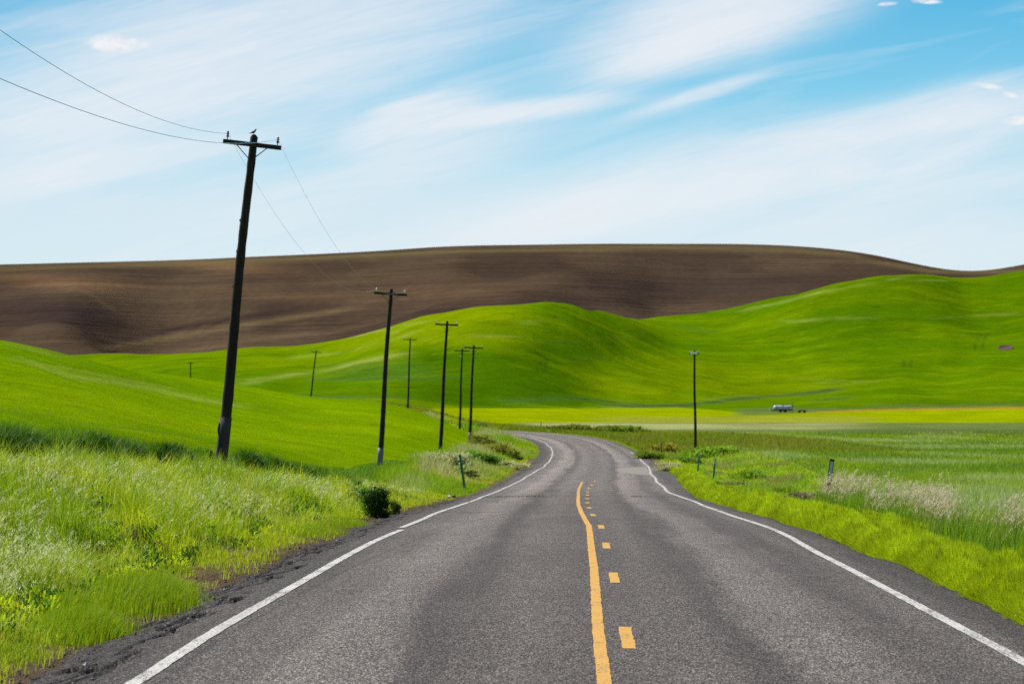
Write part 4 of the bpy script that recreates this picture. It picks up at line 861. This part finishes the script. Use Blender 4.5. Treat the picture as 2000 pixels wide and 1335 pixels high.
# ------------------------------------------------------------------ telephone poles
def pole(px, row, d, top_px, top_row, label, arm=1.7, yaw=0.0, band=0.0, armtilt=0.0, ins='glass', pale=False, rb=.135, rt=.088, extra=False, bark=False, lone=False):
    x = at(px, d); zb = (HZ-row)/F*d+EYE; zt = (HZ-top_row)/F*d+EYE; g = zg(x, d); sink = max(0.0, zb-g)+.35
    H = zt-zb; lean = at(top_px, d)-x
    e = bpy.data.objects.new('telephone_pole', None); col.objects.link(e); e.location = (x, d, zb); e.empty_display_size = .5
    e.rotation_euler = (0, math.atan2(lean, H), yaw); tag(e, label, 'telephone pole', 'line of telephone poles')
    L_ = math.hypot(H, lean); seg = 14; nz = 40; m = MBd(); P = []; R_ = []
    for i in range(nz+1):
        z = -sink+(L_-.07+sink)*i/nz; k = max(z, 0)/L_; P.append((.02*math.sin(z*.9), .012*math.cos(z*1.3), z)); R_.append(rb+(rt-rb)*k+.004*math.sin(z*7.3)+.003*math.sin(z*17))
    P.append((0, 0, L_)); R_.append(rt*.45); m.tube(P, R_, seg); m.build('shaft', MPOLE, e)
    if band > 0:
        b = MBd(); b.tube([(.02*math.sin(z*.9), .012*math.cos(z*1.3), z) for z in (-.2, .3*band, .66*band, band)], [rb+.012, rb+.011, rb+.009, rb+.006], 16); b.build('base_wrap', MBAND if not pale else MPOLE2, e)
    if bark:
        for k_, (zz, aa, hh) in enumerate([(1.05, 3.6, .32), (5.6, 3.3, .10), (4.7, 3.1, .14), (6.4, 3.2, .09)]):
            c = MBd(); r_ = rb+(rt-rb)*zz/L_+.013; c.tube([(math.cos(aa)*r_*.97, math.sin(aa)*r_*.97, zz-hh/2), (math.cos(aa)*r_, math.sin(aa)*r_, zz), (math.cos(aa)*r_*.97, math.sin(aa)*r_*.97, zz+hh/2)], [.006, .025, .006], 8); c.build('split', MPOLE, e)
    za = L_-.27; yo = -(rt+.052); Rm = Matrix.Rotation(armtilt, 3, 'Y')
    a = MBd(); a.box((0, yo, za), (arm, .085, .115), Rm); a.build('crossarm', MARM if not lone else MPOLE2, e, False, .008)
    for sx in (-1, 1):
        p1 = Rm @ Vector((sx*arm*.27, 0, -.05)); b = MBd(); b.tube([(sx*rt*.6, yo+.03, za-.36), (p1.x, yo-.048, za+p1.z+.01)], .013, 6); b.build('brace', MSTEEL, e)
        p = Rm @ Vector((sx*arm*.43, 0, .055)); i_ = MBd(); i_.tube([(p.x, yo, za+p.z), (p.x, yo, za+p.z+.07)], .012, 6)
        z0 = za+p.z+.06; i_.tube([(p.x, yo, z0+q) for q in (0, .015, .035, .05, .06, .085, .10, .115, .14, .155)], [.030, .038, .036, .022, .022, .037, .034, .022, .030, .018], 12)
        i_.build('insulator', MDKGL if ins == 'dark' else MGLASS, e)
    if extra:
        b = MBd(); b.box((-.12, yo, za-.62), (.26, .12, .10)); b.tube([(-.2, yo, za-.56), (-.2, yo, za-.46)], .03, 8); b.tube([(-.03, yo, za-.74), (-.03, yo, za-.62)], .025, 8); b.build('junction_bracket', MGLASS, e, False, .01)
    if lone:
        b = MBd(); b.box((-.05, yo-.08, za+.03), (.62, .05, .17)); b.build('arm_highlight_plate', m_plain('arm_highlight_white', (.85, .85, .8)), e, False, .008)  # added white plate stands in for the sunlit crossarm
    bpy.context.view_layer.update(); return e
P1 = pole(430, 917, 93, 494.5, 262, 'tallest nearest telephone pole leaning right with a bird on top, grey weathered foot', 1.50, 0, 1.35, math.radians(1.2), 'dark', True, .148, .098, bark=True)
P2 = pole(741, 913, 174, 763.5, 563, 'second telephone pole along the road, pale grey wrap round its foot, clear glass insulators', 1.58, 0, .95, 0)
P3 = pole(860, 876, 245, 873, 626, 'third telephone pole, plain dark foot above a pale weed mound', 1.55)
P4 = pole(917, 866, 316, 925, 673, 'telephone pole with pale grey foot in front of the far strip of road', 1.66, 0, .95)
P5 = pole(898, 834, 397, 902.5, 680, 'telephone pole with a pale bracket under its crossarm, at the end of the visible road', 1.68, extra=True)
P6 = pole(797, 785, 490, 801, 659, 'small far telephone pole standing where the picket fence starts', 1.8)
P7 = pole(606, 783, 575, 617.5, 684, 'small leaning telephone pole rising alone from the green swell', 1.62)
P8 = pole(373, 790, 660, 372, 706, 'tiniest telephone pole, mostly hidden behind the left green swell', 1.35)
PR = pole(1358, 868, 334, 1356, 684, 'lone telephone pole right of the road with a white plate standing in for its lit short arm', .95, lone=True)

def ins_pos(e, arm, sx, tilt=0.0, rt=.09):
    L_ = max((v.co.z for v in [c for c in e.children if c.name.startswith('shaft')][0].data.vertices)); za = L_-.27
    p = Matrix.Rotation(tilt, 3, 'Y') @ Vector((sx*arm*.43, 0, .055)); return e.matrix_world @ Vector((p.x, -(rt+.052), za+p.z+.14))
def wire(pts, label, r=.0055):
    c = MBd(); c.tube(pts, r, 6); o = c.build('overhead_wire', MWIRE if r > .005 else MWIRE2); return tag(o, label, 'wire', 'overhead wires')
a_l, a_r = ins_pos(P1, 1.5, -1, .021, .098), ins_pos(P1, 1.5, 1, .021, .098); b_l, b_r = ins_pos(P2, 1.58, -1), ins_pos(P2, 1.58, 1)
def span(a, b, sag, n=50):
    return [a+(b-a)*(i/n)-Vector((0, 0, 4*sag*(i/n)*(1-i/n))) for i in range(n+1)]
wire(span(a_l, b_l, 1.45), 'faint wire from the left insulator of the nearest pole down to the second pole', .0032)
wire(span(a_r, b_r, 1.45), 'faint wire from the right insulator of the nearest pole down to the second pole', .0032)
def approach(a, rows):
    """rows: (px, row, x) photo points whose world x is known -> real 3-D points toward the pole behind the camera"""
    pts = []
    for px, row, x in rows:
        d = x*F/(px-1000); pts.append((x, d, (HZ-row)/F*d+EYE))
    pts.append(tuple(a)); ys = np.array([p[1] for p in pts]); cz = np.polyfit(ys, [p[2] for p in pts], 2); cx = np.polyfit(ys, [p[0] for p in pts], 1)
    yy = np.linspace(9, a.y, 90); zz = np.polyval(cz, yy); zz += (a.z-zz[-1]); xx = np.polyval(cx, yy); xx += (a.x-xx[-1])*np.linspace(0, 1, 90)**2
    return [Vector((x, y, z)) for x, y, z in zip(xx, yy, zz)]
xl, xr = a_l.x, a_r.x
wire(approach(a_l, [(0, 62, xl-.45), (120, 134, xl-.3), (250, 205, xl-.2), (350, 243, xl-.1)]), 'upper wire coming from the top left to the left insulator', .0055)
wire(approach(a_r, [(0, 148, xr-.45), (100, 193, xr-.3), (200, 232, xr-.25), (300, 258, xr-.15), (400, 265, xr-.05)]), 'lower sagging wire coming from the left to the right insulator', .0055)

# bird on the pole top
def bird():
    tp = P1.matrix_world @ Vector((0, 0, max(v.co.z for v in [c for c in P1.children if c.name.startswith('shaft')][0].data.vertices)))
    e = bpy.data.objects.new('bird', None); col.objects.link(e); e.location = tp+Vector((0, 0, -.022)); e.empty_display_size = .1
    tag(e, 'small dark bird perched on top of the nearest telephone pole, facing right', 'bird')
    m = MBd(); pts = [(-.125, 0, .045), (-.085, 0, .050), (-.055, 0, .054), (-.02, 0, .066), (.015, 0, .080), (.035, 0, .098), (.042, 0, .115), (.047, 0, .130), (.058, 0, .140), (.072, 0, .142)]
    m.tube(pts, [.006, .010, .016, .030, .034, .028, .020, .0195, .016, .006], 12); m.build('body', MBIRD, e)
    b = MBd(); b.tube([(.070, 0, .141), (.082, 0, .143), (.094, 0, .141)], [.006, .004, .001], 6); b.build('beak', MBIRD, e)
    for sy in (-1, 1):
        l = MBd(); l.tube([(.004, sy*.012, .055), (-.002, sy*.013, .03), (.004, sy*.013, .0)], .0055, 6)
        for q in (-.014, 0, .014): l.tube([(.004, sy*.013, .002), (.026, sy*.013+q, .001)], .002, 4)
        l.build('leg', MBIRD, e)
        w = MBd(); w.tube([(.018, sy*.030, .086), (-.02, sy*.033, .072), (-.07, sy*.018, .054), (-.105, sy*.006, .047)], [.008, .013, .009, .002], 8); w.build('wing', MBIRD, e)
bird()

# ------------------------------------------------------------------ roadside posts
def post(px, row, d, tpx, trow, label, kind):
    x = at(px, d); zb = zg(x, d); zt = (HZ-trow)/F*d+EYE; zp = (HZ-row)/F*d+EYE; zb = min(zb, zp); H = zt-zb; lean = at(tpx, d)-x
    e = bpy.data.objects.new('marker_post', None); col.objects.link(e); e.location = (x, d, zb); e.rotation_euler = (0, math.atan2(lean, H), 0); e.empty_display_size = .2
    tag(e, label, 'marker post', 'marker posts beside the road')
    if kind == 'green':
        m = MBd(); m.box((0, 0, H/2-.1), (.085, .028, H+.2)); m.box((-.046, .014, H/2-.1), (.012, .04, H+.2)); m.box((.046, .014, H/2-.1), (.012, .04, H+.2)); m.build('steel_post', MGREEN, e, False, .003)
    elif kind == 'green_tab':
        m = MBd(); m.box((0, 0, H/2-.1), (.072, .028, H+.2)); m.box((-.040, .014, H/2-.1), (.012, .04, H+.2)); m.box((.040, .014, H/2-.1), (.012, .04, H+.2)); m.build('steel_post', MGREEN, e, False, .003)
        r = MBd(); r.box((0, -.020, H-.17), (.075, .01, .24)); r.build('reflector', MREFL, e, False, .002)
    else:
        m = MBd(); m.box((0, 0, H/2-.1), (.13, .05, H+.2)); m.build('wooden_post', MARM, e, False, .008)
        r = MBd(); r.box((0, -.032, H-.33), (.085, .012, .52)); r.build('reflector', MREFL, e, False, .004)
        for q in (-.1, -.56): b = MBd(); b.tube([(0, -.036, H+q), (0, -.045, H+q)], .010, 8); b.build('bolt', MSTEEL, e)
    return e
post(908.5, 957, 150, 898, 886, 'green steel post leaning left at the left asphalt edge', 'green')
post(1361, 922, 205, 1366.5, 881, 'left one of the two close green posts right of the road, dark tip', 'green_tab')
post(1392, 934, 186, 1397, 895, 'right one of the two close green posts right of the road, pale tip', 'green_tab')
post(1291, 881, 300, 1292.5, 864, 'small green post at the start of the bend, right of the road', 'green')
post(1056, 838, 478, 1057, 823, 'tiny green post beyond the top of the bend', 'green')
post(1612, 985, 103, 1625, 895, 'dark wooden post with a white reflector panel, leaning right in the tall grass', 'wood')

# ------------------------------------------------------------------ tank trailer, cart, fence, soil hollow, stone
def tank():
    d = 668; x = at(1529, d); zb = zg(x, d)
    e = bpy.data.objects.new('tank_trailer', None); col.objects.link(e); e.location = (x, d, zb); e.scale = (.88, .88, .88); tag(e, 'long silver-grey tank trailer parked in the far meadow', 'tank trailer')
    m = MBd(); ln = 3.7; R_ = .56
    xs = [-ln/2-.16, -ln/2-.12, -ln/2, -ln/2+.15]+list(np.linspace(-ln/2+.3, ln/2-.3, 12))+[ln/2-.15, ln/2, ln/2+.12, ln/2+.16]
    rs = [.10, .32, .50, .555]+[.56]*12+[.555, .50, .32, .10]
    m.tube([(q, 0, .88) for q in xs], rs, 24); m.build('tank', MTANK, e)
    b = MBd(); b.tube([(-.05, 0, 1.40), (-.05, 0, 1.53)], .17, 14); b.tube([(-.05, 0, 1.53), (-.05, 0, 1.56)], .20, 14); b.build('filler_hatch', MRUST, e)
    for q in (-1.25, 0, 1.25): b = MBd(); b.tube([(q-.03, 0, .88), (q+.03, 0, .88)], .572, 24); b.build('strap', MSTEEL, e)
    f = MBd(); f.box((-.1, -.32, .36), (4.4, .08, .12)); f.box((-.1, .32, .36), (4.4, .08, .12)); f.box((-2.3, 0, .36), (.4, .5, .10)); f.build('frame', MRUST, e, False)
    for q in (-.5, .5):
        for sy in (-1, 1):
            w = MBd(); w.tube([(q, sy*.55-.09, .30), (q, sy*.55+.09, .30)], .30, 18); w.build('wheel', MRUB, e)
    c = MBd(); c.box((-2.45, 0, .55), (.55, .7, .42)); c.tube([(-2.6, 0, .76), (-2.6, 0, .95)], .05, 8); c.build('pump_box', MTANK, e, False, .03)
    p = MBd(); p.tube([(2.05, 0, .1), (2.05, 0, 2.15)], .045, 8); p.tube([(2.05, 0, 1.1), (2.05, 0, 1.45)], .10, 8); p.build('standpipe', MRUST, e)
tank()
def cart():
    d = 668; x = at(1566, d); zb = zg(x, d)
    e = bpy.data.objects.new('field_cart', None); col.objects.link(e); e.location = (x, d, zb); tag(e, 'small low dark two-wheeled cart right of the silver tank', 'cart')
    m = MBd(); m.box((0, 0, .42), (1.1, .6, .16)); m.box((-.72, 0, .36), (.5, .06, .06)); m.build('bed', MRUST, e, False, .01)
    for q in (-.42, .5):
        for sy in (-1, 1): w = MBd(); w.tube([(q, sy*.38-.05, .24), (q, sy*.38+.05, .24)], .24, 14); w.build('wheel', MRUB, e)
cart()
def fence():
    e = bpy.data.objects.new('picket_fence', None); col.objects.link(e); e.location = (0, 0, 0); tag(e, 'short dark row of rough pickets and brush at the far corner of the left crop', 'fence')
    x0, y0, x1, y1 = at(808, 466), 466, at(838, 446), 446; e.location = (x0, y0, zg(x0, y0))
    for i in range(15):
        k = i/14; x = x0+(x1-x0)*k; y = y0+(y1-y0)*k; z = zg(x, y); h = rng.uniform(.6, 1.25)*(.5+.6*k)
        m = MBd(); m.tube([(x-x0, y-y0, z-e.location.z-.2), (x-x0+rng.normal(0, .05), y-y0, z-e.location.z+h)], [.05, .035], 6); m.build('picket', MFENCE, e)
    for q in (.25, .55):
        pts = [(at(808, 466)+(x1-x0)*k-x0, (y1-y0)*k, zg(x0+(x1-x0)*k, y0+(y1-y0)*k)-e.location.z+q) for k in np.linspace(0, 1, 8)]
        m = MBd(); m.tube(pts, .03, 5); m.build('rail', MFENCE, e)
fence()
def hollow():
    d = 905; x = at(1965, d); z = zg(x, d); n = 40
    V = []; Fc = []; rows = 9
    for j in range(rows):
        for i in range(n):
            a = 2*math.pi*i/n; r = j/(rows-1); rx = 1.9*r; ry = 5.0*r
            px_ = x+math.cos(a)*rx*(1+.12*math.sin(3*a)); py = d+math.sin(a)*ry*(1+.12*math.cos(2*a)); g = zg(px_, py)
            lip = .55*math.exp(-((r-.85)/.16)**2)*(1.0 if math.sin(a) > -.2 else .25); dip = .9*(1-r)**1.0 if math.sin(a) > 0 else .2
            V.append((px_, py, g+.12+lip*(math.sin(a)*.5+.6)-(.12 if r > .97 else 0)-(0.15 if r > .97 else 0)))
    for j in range(rows-1):
        for i in range(n): i2 = (i+1) % n; Fc.append((j*n+i, j*n+i2, (j+1)*n+i2, (j+1)*n+i))
    me = bpy.data.meshes.new('soil_scar'); me.from_pydata(V, [], Fc); me.update(); o = link('soil_scar', me, MSOIL); tag(o, 'small bare brown soil scar high on the right green hillside', 'soil scar')
hollow()
def stone(px, d, r, mat, label):
    x = at(px, d); z = zg(x, d); V = []; Fc = []; a, b = 8, 6
    m = bpy.data.meshes.new('stone'); import bmesh; bm = bmesh.new(); bmesh.ops.create_icosphere(bm, subdivisions=2, radius=r)
    for v in bm.verts: v.co *= 1+rng.uniform(-.18, .18); v.co.z *= .65
    bm.to_mesh(m); bm.free(); o = link('stone', m, mat); o.location = (x, d, z+r*.25+.05); tag(o, label, 'stone', 'stones at the left asphalt edge')
stone(877, 127, .085, MROCK, 'white stone where the weed-grown crack meets the left asphalt edge')
stone(887, 129, .07, MSOIL, 'small brown stone right of the white stone at the left asphalt edge')
